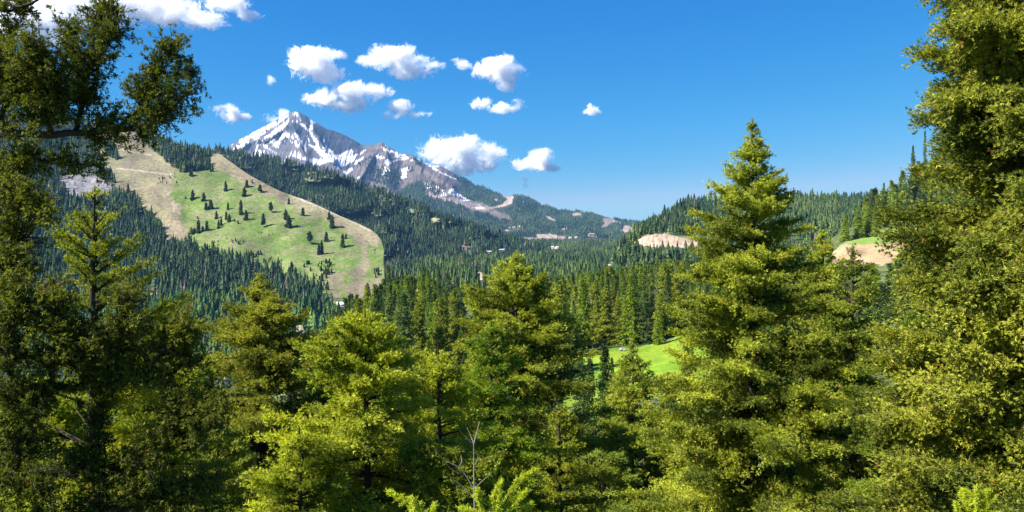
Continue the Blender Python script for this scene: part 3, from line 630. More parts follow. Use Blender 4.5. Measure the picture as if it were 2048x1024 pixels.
def conifer(rng, H, zb, R, pw=0.75, whorl=0.42, per=6, twig_ds=0.16, ds=0.075, K=3, L=0.13, Wd=0.035, c1=(.03, .05, .015), c2=(.09, .11, .02), tip=(.25, .12, .05), tipfrac=0.01,
            e_top=34, e_bot=-8, lump=0.22, spread=0.7, gap=0.0, up=0.12, droop=0.30, trunk_r=None, twl=0.42, wood_tw=False, zcut=1e9, outw=0.95, upw=0.55, s0=0.08, twmax=1.3, sag=0.10, tv=0.20, flat=0.35):
    """returns (foliage V, colour), (limb V, quads), (trunk V, quads); base at z = 0"""
    zs = []; z = H - 0.35
    while z > zb:
        f = (H - z) / (H - zb); zs.append(z); z -= whorl * (0.45 + 0.75 * min(1, f * 2)) * rng.uniform(0.75, 1.25)
    zs = np.array(zs); nz = np.array([max(3, int(per * rng.uniform(0.7, 1.3))) for _ in zs]); zz = np.repeat(zs, nz) + rng.normal(0, 0.06, nz.sum())
    nb = len(zz); az = rng.uniform(0, 6.283, nb); f = np.clip((H - zz) / (H - zb), 0.01, 1)
    rr = profile(f, pw, R); nn = fbm(np.cos(az) * 1.3 + 5, np.sin(az) * 1.3 + 5, zz / (0.16 * (H - zb) + 0.4), 3, int(rng.integers(1, 999)))
    Lb = np.maximum(0.14, rr * (1 + lump * nn) * rng.uniform(0.70, 1.10, nb) * (0.4 + 0.6 * np.minimum(1, f * 7)))
    el = np.radians(e_bot + (e_top - e_bot) * (1 - f) ** 1.6 + rng.normal(0, 7, nb))
    rad = np.stack([np.cos(az), np.sin(az), np.zeros(nb)], -1); tau = np.stack([-np.sin(az), np.cos(az), np.zeros(nb)], -1)
    bend = rng.normal(0, 0.12, nb)
    def bp(i, s):
        s = np.asarray(s); q = Lb[i]
        p = rad[i] * (q * s * np.cos(el[i]))[:, None] + tau[i] * (bend[i] * q * s * s)[:, None]
        p[:, 2] += zz[i] + q * (s * np.sin(el[i]) - droop * s * s * 0.5 + up * s ** 3)
        return p
    m = 6; ss = np.linspace(0, 1, m); ii = np.repeat(np.arange(nb), m); BP = bp(ii, np.tile(ss, nb)).reshape(nb, m, 3)
    tr = trunk_r or 0.012 * H + 0.03
    br = (0.10 * tr + 0.013 * Lb)[:, None] * (1 - 0.85 * ss)[None]
    LV, LF = tubes(0, BP, br, 3)
    # side twigs
    n2 = np.maximum(3, (Lb * (1 - s0) / twig_ds * 2)).astype(int); i2 = np.repeat(np.arange(nb), n2)
    s = s0 + (1.02 - s0) * rng.random(len(i2)) ** 0.85; tb = bp(i2, s); e = bp(i2, s + 0.04); fw = norm(e - tb)
    side = rng.choice([-1.0, 1.0], len(i2)) * rng.uniform(0.25, 1.0, len(i2)); tau2 = tau[i2]
    td = norm(fw * rng.uniform(0.5, 1.1, len(i2))[:, None] + tau2 * side[:, None] + np.array([0, 0, 1.0]) * rng.normal(sag, tv, len(i2))[:, None])
    l2 = np.minimum(twmax, np.minimum(twl * Lb[i2] * (1 - s * 0.85) + 0.12 + 0.05 * Lb[i2], 0.5 * Lb[i2] + 0.03)) * rng.uniform(0.5, 1.25, len(i2))
    if zcut < H:
        k = (tb[:, 2] < zcut) | (rng.random(len(tb)) < 0.12); tb, td, l2 = tb[k], td[k], l2[k]
    if gap > 0:
        g = fbm(tb[:, 0] * 1.1, tb[:, 1] * 1.1, tb[:, 2] * 1.6, 2, 71); k = g > (-0.75 + gap); tb, td, l2 = tb[k], td[k], l2[k]
    FV, FCl = foliate(rng, tb, td, l2, ds, K, L, Wd, c1, c2, tip, tipfrac, spread=spread, outw=outw, upw=upw, flat=flat)
    if wood_tw:
        pts = np.stack([tb, tb + td * l2[:, None] * 0.5, tb + td * l2[:, None] * 0.9], 1); w = (0.004 + 0.006 * l2)[:, None] * np.array([1, .7, .3])[None]
        V2, F2 = tubes(len(LV), pts, w, 3); LV = np.concatenate([LV, V2]); LF = np.concatenate([LF, F2])
    # leader
    lead = np.zeros((14, 3)); lead[:, 2] = H - 0.1 - rng.random(14) * 0.6; ld = norm(rng.normal(size=(14, 3)) * 0.5 + np.array([0, 0, 0.9]))
    V3, c3 = foliate(rng, lead, ld, np.full(14, 0.14), ds, K, L, Wd, c1, c2, tip, tipfrac)
    FV = np.concatenate([FV, V3]); FCl = np.concatenate([FCl, c3])
    hh = np.linspace(0, H, 14); wob = np.stack([np.sin(hh * 0.5) * 0.04, np.cos(hh * 0.4) * 0.04 - 0.04, hh], -1)
    TV, TF = tube(wob, tr * (1 - hh / H) ** 0.85 + 0.012, 8)
    return (FV, FCl), (LV, LF), (TV, TF)

def plant(name, label, cat, loc, parts, group=None, leaf=None, bark=None, rz=0.0):
    (FV, FCl), (LV, LF), (TV, TF) = parts
    r = empty(name, loc); r.rotation_euler = (0, 0, rz); props(r, label, cat, group)
    link('crown', np_mesh('crown', FV, np.arange(len(FV)).reshape(-1, 3), FCl, 'FACE', False, [leaf or M_LEAF]), r)
    link('trunk', np_mesh('trunk', TV, TF, None, smooth=True, mats=[bark or M_BARK]), r)
    link('limbs', np_mesh('limbs', LV, LF, None, smooth=True, mats=[bark or M_BARK]), r)
    return r

OLIVE = ((0.075, 0.098, 0.014), (0.310, 0.335, 0.034)); GOLD = ((0.130, 0.145, 0.020), (0.350, 0.350, 0.045)); LIME = ((0.130, 0.170, 0.016), (0.420, 0.440, 0.038)); DEEP = ((0.050, 0.078, 0.014), (0.170, 0.200, 0.028))
BUD = (0.30, 0.13, 0.045)

def fore(label, px, py, D, halfw, at_py, name='fir_tree', seed=1, cols=OLIVE, below=0, **kw):
    """tree whose top is at photo (px,py) at distance D; crown half width halfw px at row at_py"""
    top = P3(px, py, D); gz = float(near_z(np.array([top[0]]), np.array([top[1]]))[0]); H = max(top[2] - gz, 3.0)
    gz = top[2] - H
    zb_vis = (512 - 1100) / F * D - 1.0           # keep foliage a little below the frame
    zb = max(0.6, zb_vis - gz)
    f = (at_py - py) / F * D / (H - zb); pw = kw.pop('pw', 0.75); R = halfw / F * D / max(f, .05) ** pw
    rg = np.random.default_rng(seed)
    sc = D / 30.0
    d = dict(pw=pw, whorl=0.42 * max(0.75, sc ** .5), per=8, twig_ds=0.105 * max(.62, sc ** 0.6), ds=0.040 * max(.5, sc), L=0.112 * max(.45, sc ** .8), Wd=0.027 * max(.42, sc ** .95), K=6, spread=0.6, c1=cols[0], c2=cols[1], tip=BUD, zcut=(512 + 130) / F * D - gz)
    d.update(kw)
    return plant(name, label, 'tree', (top[0], top[1], gz), conifer(rg, H, zb, R, **d))

fore('tallest fir in the centre right, its tip high above the wooded hill', 1505, 236, 30, 140, 600, seed=11, cols=OLIVE, pw=0.80, lump=0.24, gap=0.0, tipfrac=0.02, e_top=36, e_bot=-2, droop=0.3, whorl=0.38)
fore('golden green fir with flat open tiers, left of the bright lime trees', 520, 545, 34, 118, 700, seed=12, cols=GOLD, pw=0.85, lump=0.25, gap=0.05, tipfrac=0.025, e_bot=-10, whorl=0.48)
fore('tall olive fir rising behind the middle of the valley view', 1030, 504, 38, 128, 700, seed=13, cols=OLIVE, pw=0.68, lump=0.25, gap=0.0, tipfrac=0.02)
fore('green fir with a dense pointed crown in front of the tall olive fir', 985, 640, 23, 105, 880, seed=14, cols=((0.087, 0.150, 0.014), (0.254, 0.318, 0.025)), pw=0.62, lump=0.26, tipfrac=0.025)
fore('bright lime green fir, the widest one at the bottom centre left', 735, 612, 17, 118, 760, seed=15, cols=LIME, pw=0.72, lump=0.5, tipfrac=0.02, wood_tw=True)
fore('small bright lime fir between the wide lime fir and the dense pointed fir', 880, 690, 19, 92, 860, seed=16, cols=LIME, pw=0.62, lump=0.28, tipfrac=0.02)
fore('slim golden fir with a thin open top standing before the bright meadow', 1265, 680, 44, 88, 850, seed=17, cols=((0.119, 0.160, 0.021), (0.270, 0.290, 0.034)), pw=0.95, lump=0.15, gap=0.0, tipfrac=0.025, e_top=25, whorl=0.5)
fore('round topped fir just right of the tallest fir', 1645, 458, 36, 48, 560, seed=18, cols=OLIVE, pw=0.6, lump=0.5, gap=0.2, tipfrac=0.025)
fore('olive fir with a narrow domed top below the tan earth cut', 1704, 488, 28, 64, 660, seed=19, cols=((0.087, 0.124, 0.016), (0.239, 0.263, 0.030)), pw=0.62, lump=0.35, gap=0.4, tipfrac=0.02)
fore('bushy green fir filling the gap left of the huge right hand fir', 1842, 590, 21, 72, 780, seed=20, cols=((0.095, 0.160, 0.017), (0.270, 0.318, 0.034)), pw=0.6, lump=0.5, gap=0.05, tipfrac=0.015)
fore('dark olive fir at the bottom, left of the slim golden fir', 1120, 810, 26, 75, 960, seed=22, cols=OLIVE, pw=0.6, lump=0.28, tipfrac=0.02)
fore('pale olive fir at the bottom left below the golden fir', 440, 850, 25, 80, 960, seed=23, cols=((0.111, 0.150, 0.022), (0.254, 0.281, 0.040)), pw=0.6, lump=0.28, tipfrac=0.01)
fore('lime green fir top at the bottom edge below the golden fir', 600, 850, 15, 75, 980, seed=24, cols=LIME, pw=0.6, lump=0.28, tipfrac=0.015, wood_tw=True)
fore('olive fir behind the slim golden fir at the bottom', 1205, 900, 34, 80, 990, seed=26, cols=((0.087, 0.128, 0.021), (0.207, 0.244, 0.034)), pw=0.6, lump=0.35, tipfrac=0.015)
fore('sunlit fir with an open crown and bare trunk behind the big dark left tree', 192, 372, 17, 105, 560, seed=28, cols=((0.12, 0.16, 0.016), (0.42, 0.42, 0.036)), pw=0.6, lump=0.55, gap=0.55, tipfrac=0.04, e_top=50, e_bot=15, wood_tw=True, whorl=0.6, twig_ds=.16)
fore('green fir at the lower left seen through the dark branches', 130, 760, 20, 170, 900, seed=29, cols=((0.12, 0.17, 0.016), (0.36, 0.40, 0.036)), pw=0.6, lump=0.28, gap=0.1, tipfrac=0.01)
fore('sunlit green fir rising behind the lower branches of the dark left tree', 330, 585, 19, 62, 720, seed=30, cols=((0.095, 0.140, 0.014), (0.254, 0.281, 0.022)), pw=0.6, lump=0.5, gap=0.1, tipfrac=0.04)
# the huge fir at the right edge: its top is above the frame
fore('huge bushy fir at the right edge, taller than the frame', 2098, -1100, 15, 262, 450, seed=36, cols=((0.072, 0.100, 0.014), (0.290, 0.295, 0.034)), pw=0.95, lump=0.16, gap=0.0, tipfrac=0.015, e_top=20, e_bot=-4, twmax=0.9, twl=0.5, per=9, whorl=0.34, L=0.085, Wd=0.024, ds=0.028, sag=0.06, tv=.32, flat=.55, up=0.12, wood_tw=True)

# ---- limbs reaching in from trees whose trunks stand outside the frame
def limb_tree(name, label, base, trunk_pts, trunk_r, limbs, seed, c1, c2, L=0.045, Wd=0.013, K=7, dens=1.0, tipfrac=0.02, tw=(0.10, 0.30)):
    rg = np.random.default_rng(seed); base = np.array(base, float)
    LV, LF, FV, FC = [], [], [], []; off = 0
    def addtube(p, r, n=5):
        nonlocal off
        V, Q = tube(p, r, n); LV.append(V); LF.append(Q + off); off += len(V)
    for pts, r0, lump, s0, dn in limbs:
        p = np.array([P3(a, b, c) for a, b, c in pts]) - base
        t = np.linspace(0, 1, len(p)); tt = np.linspace(0, 1, 18); q = np.stack([np.interp(tt, t, p[:, k]) for k in range(3)], 1)
        for _ in range(2): q[1:-1] = (q[:-2] + q[1:-1] * 2 + q[2:]) / 4
        q[1:-1] += rg.normal(0, 0.018, (16, 3)); addtube(q, r0 * (1 - 0.8 * tt) + 0.004)
        length = np.linalg.norm(np.diff(q, axis=0), axis=1).sum()
        n2 = int(length * (1 - s0) * 22 * dn * dens)
        if n2 < 1 or lump <= 0: continue
        s = s0 + (1 - s0) * rg.random(n2); fi = s * 17; i = np.minimum(fi.astype(int), 16); fr = (fi - i)[:, None]
        b = q[i] * (1 - fr) + q[i + 1] * fr; tg = norm(q[i + 1] - q[i])
        d = norm(tg * rg.uniform(0.2, 1.0, n2)[:, None] + np.array([0, 0, 1.0]) * rg.uniform(-0.35, 1.0, n2)[:, None] + rg.normal(size=(n2, 3)) * 0.55)
        ln = lump * rg.uniform(0.35, 1.1, n2) * (1 - 0.35 * s)
        mid = b + d * ln[:, None] * 0.5 + rg.normal(size=(n2, 3)) * 0.03; end = b + d * ln[:, None] + np.array([0, 0, 0.12]) * ln[:, None]
        V, Q = tubes(off, np.stack([b, mid, end], 1), (0.006 + 0.012 * ln)[:, None] * np.array([1, .65, .3])[None], 3); LV.append(V); LF.append(Q); off += len(V)
        n3 = np.maximum(2, (ln / 0.045 * dens).astype(int)); j = np.repeat(np.arange(n2), n3); u = 0.15 + 0.85 * rg.random(len(j))
        tb = np.where(u[:, None] < .5, b[j] + (mid[j] - b[j]) * (u * 2)[:, None], mid[j] + (end[j] - mid[j]) * (u * 2 - 1)[:, None])
        td = norm(d[j] * 0.7 + rg.normal(size=(len(j), 3)) * 0.7); l3 = rg.uniform(tw[0], tw[1], len(j)) * (1.1 - 0.5 * u)
        V, Q = tubes(off, np.stack([tb, tb + td * l3[:, None] * .5, tb + td * l3[:, None]], 1), np.full((len(j), 1), 0.004) * np.array([1, .8, .4])[None], 3); LV.append(V); LF.append(Q); off += len(V)
        V, c = foliate(rg, tb, td, l3, 0.034 / dens, K, L, Wd, c1, c2, BUD, tipfrac, spread=1.0, droop=0.05, outw=0.0)
        FV.append(V); FC.append(c)
    TV, TF = tube(np.array(trunk_pts) , trunk_r, 10)
    return plant(name, label, 'tree', base, ((np.concatenate(FV), np.concatenate(FC)), (np.concatenate(LV), np.concatenate(LF)), (TV, TF)))

D0 = 9.0
bx = float(P3(-190, 512, 9.6)[0]); gz0 = float(near_z(np.array([bx]), np.array([9.6]))[0])
def L_(*p): return [(t[0], t[1], D0 + (t[2] if len(t) > 2 else 0.0)) for t in p]
limbs_left = [
    (L_((-190, 300, .6), (0, 264), (130, 268), (250, 262), (330, 235, -.2), (375, 185, -.3)), .055, .30, .45, 1.0),
    (L_((150, 266), (165, 200, .1), (185, 120, .1), (205, 30, .2)), .03, .42, .15, 2.0),
    (L_((190, 200, .1), (150, 120, .3), (140, 60, .3)), .02, .32, .2, 1.0),
    (L_((185, 150, .1), (220, 80, .1), (235, 20, .0)), .02, .36, .2, 1.2),
    (L_((240, 262), (290, 200, -.1), (325, 130, -.1), (350, 85, -.2)), .025, .34, .25, 1.7),
    (L_((280, 210), (335, 180, -.1), (372, 140, -.1)), .02, .26, .2, 1.5),
    (L_((60, 262), (70, 180, -.3), (60, 110, -.4)), .03, .50, .1, 2.4),
    (L_((100, 265), (105, 200, -.2), (110, 120, -.2)), .025, .38, .1, 2.0),
    (L_((10, 262), (10, 190, -.1), (-10, 120, -.1)), .03, .50, .1, 2.3),
    (L_((200, 265), (270, 258, .1), (320, 248, .1), (352, 236, .2)), .02, .24, .2, 1.2),
    (L_((-190, 330, .6), (0, 330, .2), (100, 318, .2), (205, 335, .3)), .03, .24, .2, .9),
    (L_((-190, 380, .6), (0, 400), (50, 410), (105, 432)), .04, .34, .15, 1.2),
    (L_((0, 400), (30, 350, .2), (60, 300, .2)), .02, .34, .1, 1.1),
    (L_((-190, 560, .6), (0, 520), (60, 545)), .03, .34, .15, 1.2),
    (L_((-190, 800, .6), (0, 800, -.2), (90, 800, -.2)), .025, .34, .3, 1.6),
    (L_((-190, 960, .6), (0, 965, -.2), (110, 975, -.2)), .025, .34, .3, 1.6),
    (L_((-190, 470, .6), (0, 470, .3), (70, 475, .3)), .03, .34, .15, 1.0),
    (L_((-190, 820, .6), (0, 772), (150, 774), (250, 768), (320, 715, -.1), (375, 655, -.2)), .055, .34, .35, 1.3),
    (L_((100, 772), (115, 690, -.2), (110, 610, -.3)), .03, .52, .1, 1.9),
    (L_((200, 770), (235, 690, -.1), (255, 610, -.2)), .03, .50, .1, 1.8),
    (L_((20, 770), (20, 690, -.3), (30, 600, -.4)), .03, .55, .1, 1.9),
    (L_((300, 745), (345, 690, .1), (370, 640, .1)), .025, .36, .1, 1.6),
    (L_((280, 765), (350, 742, .2), (405, 715, .2)), .02, .30, .2, 1.4),
    (L_((160, 772), (170, 720, .2), (180, 650, .3)), .02, .40, .1, 1.5),
    (L_((-190, 990, .6), (60, 938), (180, 952), (270, 945), (360, 885, -.1), (430, 835, -.2)), .05, .34, .3, 1.5),
    (L_((150, 950), (190, 890, .1), (210, 830, .1)), .025, .36, .15, 1.2),
    (L_((300, 930), (345, 860, -.1), (365, 800, -.1)), .025, .40, .15, 1.6),
    (L_((30, 940), (40, 870, .1), (50, 810, .1)), .03, .40, .1, 1.4),
    (L_((370, 880), (410, 835), (425, 790)), .02, .30, .15, 1.4),
    (L_((-190, 1100, .6), (100, 1035), (300, 1010, .1), (420, 975, .2)), .05, .36, .2, 1.3),
    (L_((-190, 40, .6), (0, 22, .2), (60, 24, .2)), .03, .28, .3, .8),
    (L_((-190, -10, .5), (40, 14, .1), (85, 0, .1), (120, -14, .1)), .022, .0, .9, 0),
    (L_((60, 18, .1), (75, 30, .1), (78, 42, .1)), .008, .0, .9, 0),
    (L_((0, 60, .3), (20, 90, .3), (10, 140, .3)), .02, .30, .1, .8),
]
limb_tree('fir_tree', 'huge dark fir at the left edge, heavy limbs reaching into the frame', (bx, 9.6, gz0),
          [[0, 0, 0], [0.05, 0, 4], [0, 0.05, 8], [0, 0, 13]], [0.34, 0.30, 0.24, 0.12], limbs_left, 401, (0.048, 0.070, 0.012), (0.190, 0.200, 0.024), dens=1.25, tipfrac=0.02)
fore('unseen dark fir added beyond the left edge to shade the huge limbs', -420, -620, 10.5, 330, 500, seed=402, cols=DEEP, pw=0.55, lump=0.3, tipfrac=0.0)  # out of view, added to cast shade on the left limbs

# ---- bare dead sapling, young shoots at the bottom edge
def stick_plant(name, label, cat, D, base_px, lines, r, mat, needles=None, seed=1):
    rg = np.random.default_rng(seed); b = P3(base_px[0], base_px[1], D); b[2] = float(near_z(np.array([b[0]]), np.array([D]))[0])
    root = empty(name, b); props(root, label, cat)
    V, Q, off, FV, FC = [], [], 0, [], []
    for k, (pts, r0) in enumerate(lines):
        p = np.array([P3(x, y, D + (i * 0.02 * (1 if k % 2 else -1))) for i, (x, y) in enumerate(pts)]) - b
        if k == 0: p = np.concatenate([[[0, 0, 0]], p])
        v, q = tube(p, np.linspace(r0, r0 * .35, len(p)), 6)
        if k == 0: link('stem', np_mesh('stem', v, q, smooth=True, mats=[mat]), root); 
        else: V.append(v); Q.append(q + off); off += len(v)
        if needles and (k > 0 or needles.get('stem')):
            pp = p[1:] if k == 0 else p
            tt = np.linspace(0, 1, 60); t = np.linspace(0, 1, len(pp)); c = np.stack([np.interp(tt, t, pp[:, i]) for i in range(3)], 1); tg = norm(np.gradient(c, axis=0))
            ln = np.linalg.norm(np.diff(pp, axis=0), axis=1).sum(); n = int(ln / 0.035); i = rg.integers(6, 60, n)
            sd = rg.choice([-1., 1.], n)[:, None]; pr = norm(np.cross(tg[i], np.array([0, 1.0, 0]))) * sd
            td = norm(tg[i] * 0.9 + pr * 0.8 + rg.normal(size=(n, 3)) * 0.2); l = needles['side'] * (1.15 - i / 60) * rg.uniform(.6, 1.2, n)
            v2, q2 = tubes(off, np.stack([c[i], c[i] + td * l[:, None] * .5, c[i] + td * l[:, None]], 1), np.full((n, 1), .0022) * np.array([1, .8, .5])[None], 3); V.append(v2); Q.append(q2); off += len(v2)
            a, cc = foliate(rg, np.concatenate([c[i], c[:-1]]), np.concatenate([td, tg[:-1]]), np.concatenate([l, np.full(59, .03)]), 0.0035, 3, 0.024, 0.0042, needles['c1'], needles['c2'], BUD, 0.015, spread=1.1, droop=0.0)
            FV.append(a); FC.append(cc)
    if V: link('twigs', np_mesh('twigs', np.concatenate(V), np.concatenate(Q), smooth=True, mats=[mat]), root)
    if FV:
        fv = np.concatenate(FV); link('needles', np_mesh('needles', fv, np.arange(len(fv)).reshape(-1, 3), np.concatenate(FC), 'FACE', False, [M_LEAF]), root)
def z5(*p): return [(820 + a / 1.883, 480 + b / 1.883) for a, b in p]
stick_plant('dead_sapling', 'bare grey dead sapling with a few forked twigs at the bottom centre', 'dead sapling', 7.0, (950, 1100), [
    (z5((250, 1180), (243, 1005), (241, 880), (240, 765)), .011), (z5((240, 770), (250, 730), (262, 685)), .007), (z5((240, 770), (212, 745), (185, 715)), .005), (z5((240, 765), (228, 735), (214, 705)), .005),
    (z5((245, 945), (210, 885), (185, 855), (135, 832)), .008), (z5((185, 855), (195, 835), (192, 810)), .005), (z5((243, 968), (200, 930), (150, 890)), .006), (z5((245, 935), (270, 910), (308, 875)), .005),
    (z5((185, 880), (150, 860), (120, 820), (90, 785)), .004), (z5((243, 850), (250, 835), (256, 815)), .003), (z5((100, 800), (96, 815)), .002)], .01, M_DEAD)
YL = dict(c1=(0.20, 0.27, 0.018), c2=(0.40, 0.44, 0.035), side=0.09)
stick_plant('young_fir', 'pale lime young fir shoots spreading beside the dead sapling at the bottom', 'young fir', 5.2, (985, 1120), [
    ([(985, 1120), (990, 1040), (1000, 985)], .008), ([(990, 1050), (1020, 985), (1045, 955), (1068, 941)], .005), ([(990, 1040), (985, 1000), (1000, 965)], .005), ([(985, 1060), (950, 1025), (925, 1018)], .004),
    ([(990, 1040), (1030, 1010), (1050, 985)], .005), ([(988, 1060), (1040, 1030), (1060, 1010)], .004), ([(985, 1080), (960, 1010), (955, 985)], .004)], .01, M_BARK, dict(YL, stem=True), 3)
stick_plant('young_fir', 'small lime shoot tip poking up at the bottom edge left of the dead sapling', 'young fir', 5.4, (840, 1140), [
    ([(840, 1140), (846, 1070), (850, 1030)], .006), ([(845, 1060), (815, 1005), (780, 985)], .004), ([(845, 1060), (835, 1020), (825, 1000)], .004), ([(848, 1060), (862, 1030), (868, 1014)], .004)], .01, M_BARK, dict(YL, stem=True), 4)
stick_plant('young_fir', 'lime green young fir leader at the bottom right corner', 'young fir', 5.6, (1955, 1140), [
    ([(1955, 1140), (1955, 1060), (1953, 975)], .006), ([(1955, 1040), (1935, 1010), (1925, 995)], .004), ([(1955, 1040), (1972, 1010), (1985, 998)], .004), ([(1955, 1060), (1925, 1040), (1912, 1010)], .004), ([(1955, 1062), (1985, 1040), (1995, 1030)], .004), ([(1954, 1010), (1940, 990), (1932, 985)], .003), ([(1954, 1010), (1966, 993), (1972, 985)], .003)], .01, M_BARK, dict(YL, stem=True), 5)

# ------------------------------------------------------------------ middle distance conifers: a few kinds, copied
def proto(seed, H, R, c1, c2, pw=0.8, dens=1.0, lump=0.3, zb=0.5, L=.36, Wd=.18, K=3, **kw):
    return conifer(np.random.default_rng(seed), H, zb, R, pw=pw, whorl=.40 / dens ** .5, per=8, twig_ds=.34 / dens, ds=.13 / dens ** .5, K=K, L=L, Wd=Wd, c1=c1, c2=c2, tip=(.2, .11, .05), tipfrac=.01, lump=lump, e_top=45, e_bot=-15, twl=.45, outw=1.1, upw=.35, **kw)
MIDC = [((.080, .130, .018), (.240, .300, .032)), ((.060, .100, .022), (.165, .225, .040)), ((.100, .150, .016), (.280, .340, .032)), ((.045, .075, .022), (.110, .150, .036)), ((.065, .105, .036), (.150, .195, .060)), ((.105, .135, .018), (.290, .300, .034))]
MIDR = [2.4, 1.8, 2.8, 1.5, 2.3, 3.0]
protos = []
for k in range(6):
    parts = proto(600 + k, 15.0, MIDR[k], *MIDC[k], pw=[.72, .75, .68, .8, .72, .6][k], lump=[.25, .2, .3, .2, .3, .5][k])
    (FV, FCl), (LV, LF), (TV, TF) = parts
    protos.append((np_mesh('crown', FV, np.arange(len(FV)).reshape(-1, 3), FCl, 'FACE', False, [M_LEAF]),
                   np_mesh('trunk', TV, TF, None, smooth=True, mats=[M_BARK])))
for k, (R_, pw_, c1_, c2_) in enumerate([(3.1, .5, (.045, .070, .032), (.105, .130, .050)), (3.3, .42, (.036, .058, .024), (.085, .110, .036))]):
    (FV, FCl), (LV, LF), (TV, TF) = proto(640 + k, 15.0, R_, c1_, c2_, pw=pw_, dens=1.1, L=.75, Wd=.34, K=3, lump=.6, zb=[.4, 3.6][k])
    protos.append((np_mesh('crown', FV, np.arange(len(FV)).reshape(-1, 3), FCl, 'FACE', False, [M_LEAF_FAR]), np_mesh('trunk', TV, TF, None, smooth=True, mats=[M_BARK])))
MIDR += [3.1, 3.3]
def copy_tree(k, loc, h, rz, label, group, cat='tree', wide=1.0, name='conifer'):
    cr, tr = protos[k]; r = empty(name, loc); props(r, label, cat, group); r.rotation_euler = (0, 0, rz); s = h / 15.0; r.scale = (s * wide, s * wide, s)
    link('crown', cr, r); link('trunk', tr, r); return r

rg = np.random.default_rng(77)
N = 16000
Y = np.sqrt(rg.random(N) * (600 ** 2 - 55 ** 2) + 55 ** 2); pxr = rg.uniform(380, 2250, N); X = (pxr - 1024) / F * Y
Z = near_z(X, Y); px, py = px_of(X, Y, Z); lim = np.abs(rg.normal(0, 16, N))
jx, jy = jit(px, py, 4, 12, 210)
bad = np.zeros(N, bool)
for p in (meadow_poly, upmeadow): bad |= inpoly(jx, jy, p) & (Y > 120)
bad |= (inpoly(jx, jy, rmeadow) & (Y > 400)) | (inpoly(jx, jy, rcut) & (Y > 400))
Ht = rg.uniform(11, 23, N) * np.where(rg.random(N) < .15, 1.2, 1.0)
Ht = np.where((px < 960) & (Y > 220), rg.uniform(15, 26, N), Ht)
Ht = np.where(Y < 175, rg.uniform(8, 14, N), Ht)
toppy = 512 - (Z + Ht) / Y * F
bad |= (px > 1120) & (px < 1410) & (Y < 200) & (toppy < 800)
bad |= (px > 1640) & (px < 1900) & (Y < 450) & (toppy < np.where(px > 1790, 500, 524))
bad |= (px > 1640) & (px < 1730) & (Y > 400) & (toppy < np.interp(px, [1640, 1700, 1730], [520, 440, 410]))
bad |= (px < 620) & (toppy < np.interp(px, [380, 560, 620], [900, 760, 640]))
bad |= (px < 700) & (toppy - lim < np.interp(px, [560, 620, 650, 700], [760, 672, 630, 588]))
bad |= (px > 700) & (px < 1640) & (toppy - lim < np.interp(px, [700, 760, 800, 870, 950, 1100, 1300, 1400, 1640], [592, 560, 545, 555, 575, 548, 520, 510, 480]))
bad |= ~((toppy < 1024))
ok = np.where(~bad)[0]
# keep a minimum spacing
cell = {}; keep = []
for i in ok:
    sp = 7.5 if Y[i] < 175 else 5.0
    cx, cy = int(X[i] // 8), int(Y[i] // 8); good = True
    for a in (-1, 0, 1):
        for b in (-1, 0, 1):
            for j in cell.get((cx + a, cy + b), ()):
                if (X[i] - X[j]) ** 2 + (Y[i] - Y[j]) ** 2 < sp * sp: good = False; break
            if not good: break
        if not good: break
    if good: cell.setdefault((cx, cy), []).append(i); keep.append(i)
keep = np.array(keep)
size = Ht[keep] / Y[keep]; vis = (px[keep] > 560) & (px[keep] < 1450)
score = np.where(Y[keep] < 175, size * 0.75, size) * np.where(vis, 1, .35)
order = keep[np.argsort(-score)]; order = order[~((px[order] > 2080) | (px[order] < 420) | ((px[order] > 1480) & (Y[order] < 300) & (rg.random(len(order)) < .15)))]; indiv, rest = order[:262], order[262:]
print('MID', len(indiv), len(rest))
kinds = rg.integers(0, 6, N)
wall = sorted([i for i in indiv if Y[i] >= 175 and px[i] >= 1130], key=lambda i: px[i]); front = [i for i in wall if Y[i] < 275]; backr = [i for i in wall if Y[i] >= 275]
ORD = lambda n: str(n) + ('th' if 10 <= n % 100 <= 20 else {1: 'st', 2: 'nd', 3: 'rd'}.get(n % 10, 'th'))
for i in indiv:
    if i in front: lab, grp = '%s from the left in the front row of dark conifers behind the meadow' % ORD(front.index(i) + 1), 'conifers behind the bright meadow'
    elif i in backr: lab, grp = '%s from the left in the back rows of conifers behind the meadow' % ORD(backr.index(i) + 1), 'conifers behind the bright meadow'
    elif Y[i] < 175: lab, grp = 'dark pointed conifer crowded on the low ground below the bright meadow', 'conifers on the low ground behind the foreground firs'
    elif px[i] < 860: lab, grp = 'pointed green conifer on the near ridge below the tip of the ski slope', 'conifers on the near ridge left of the olive fir'
    elif px[i] < 1130: lab, grp = 'dense dark green conifer in the stand around the tall olive fir', 'conifers in the stand left of the meadow'
    else: lab, grp = 'tall dark conifer in the wall of trees behind the bright meadow', 'conifers behind the bright meadow'
    copy_tree(int(kinds[i]), (X[i], Y[i], Z[i] - .2), Ht[i], rg.uniform(0, 6.28), lab, grp)
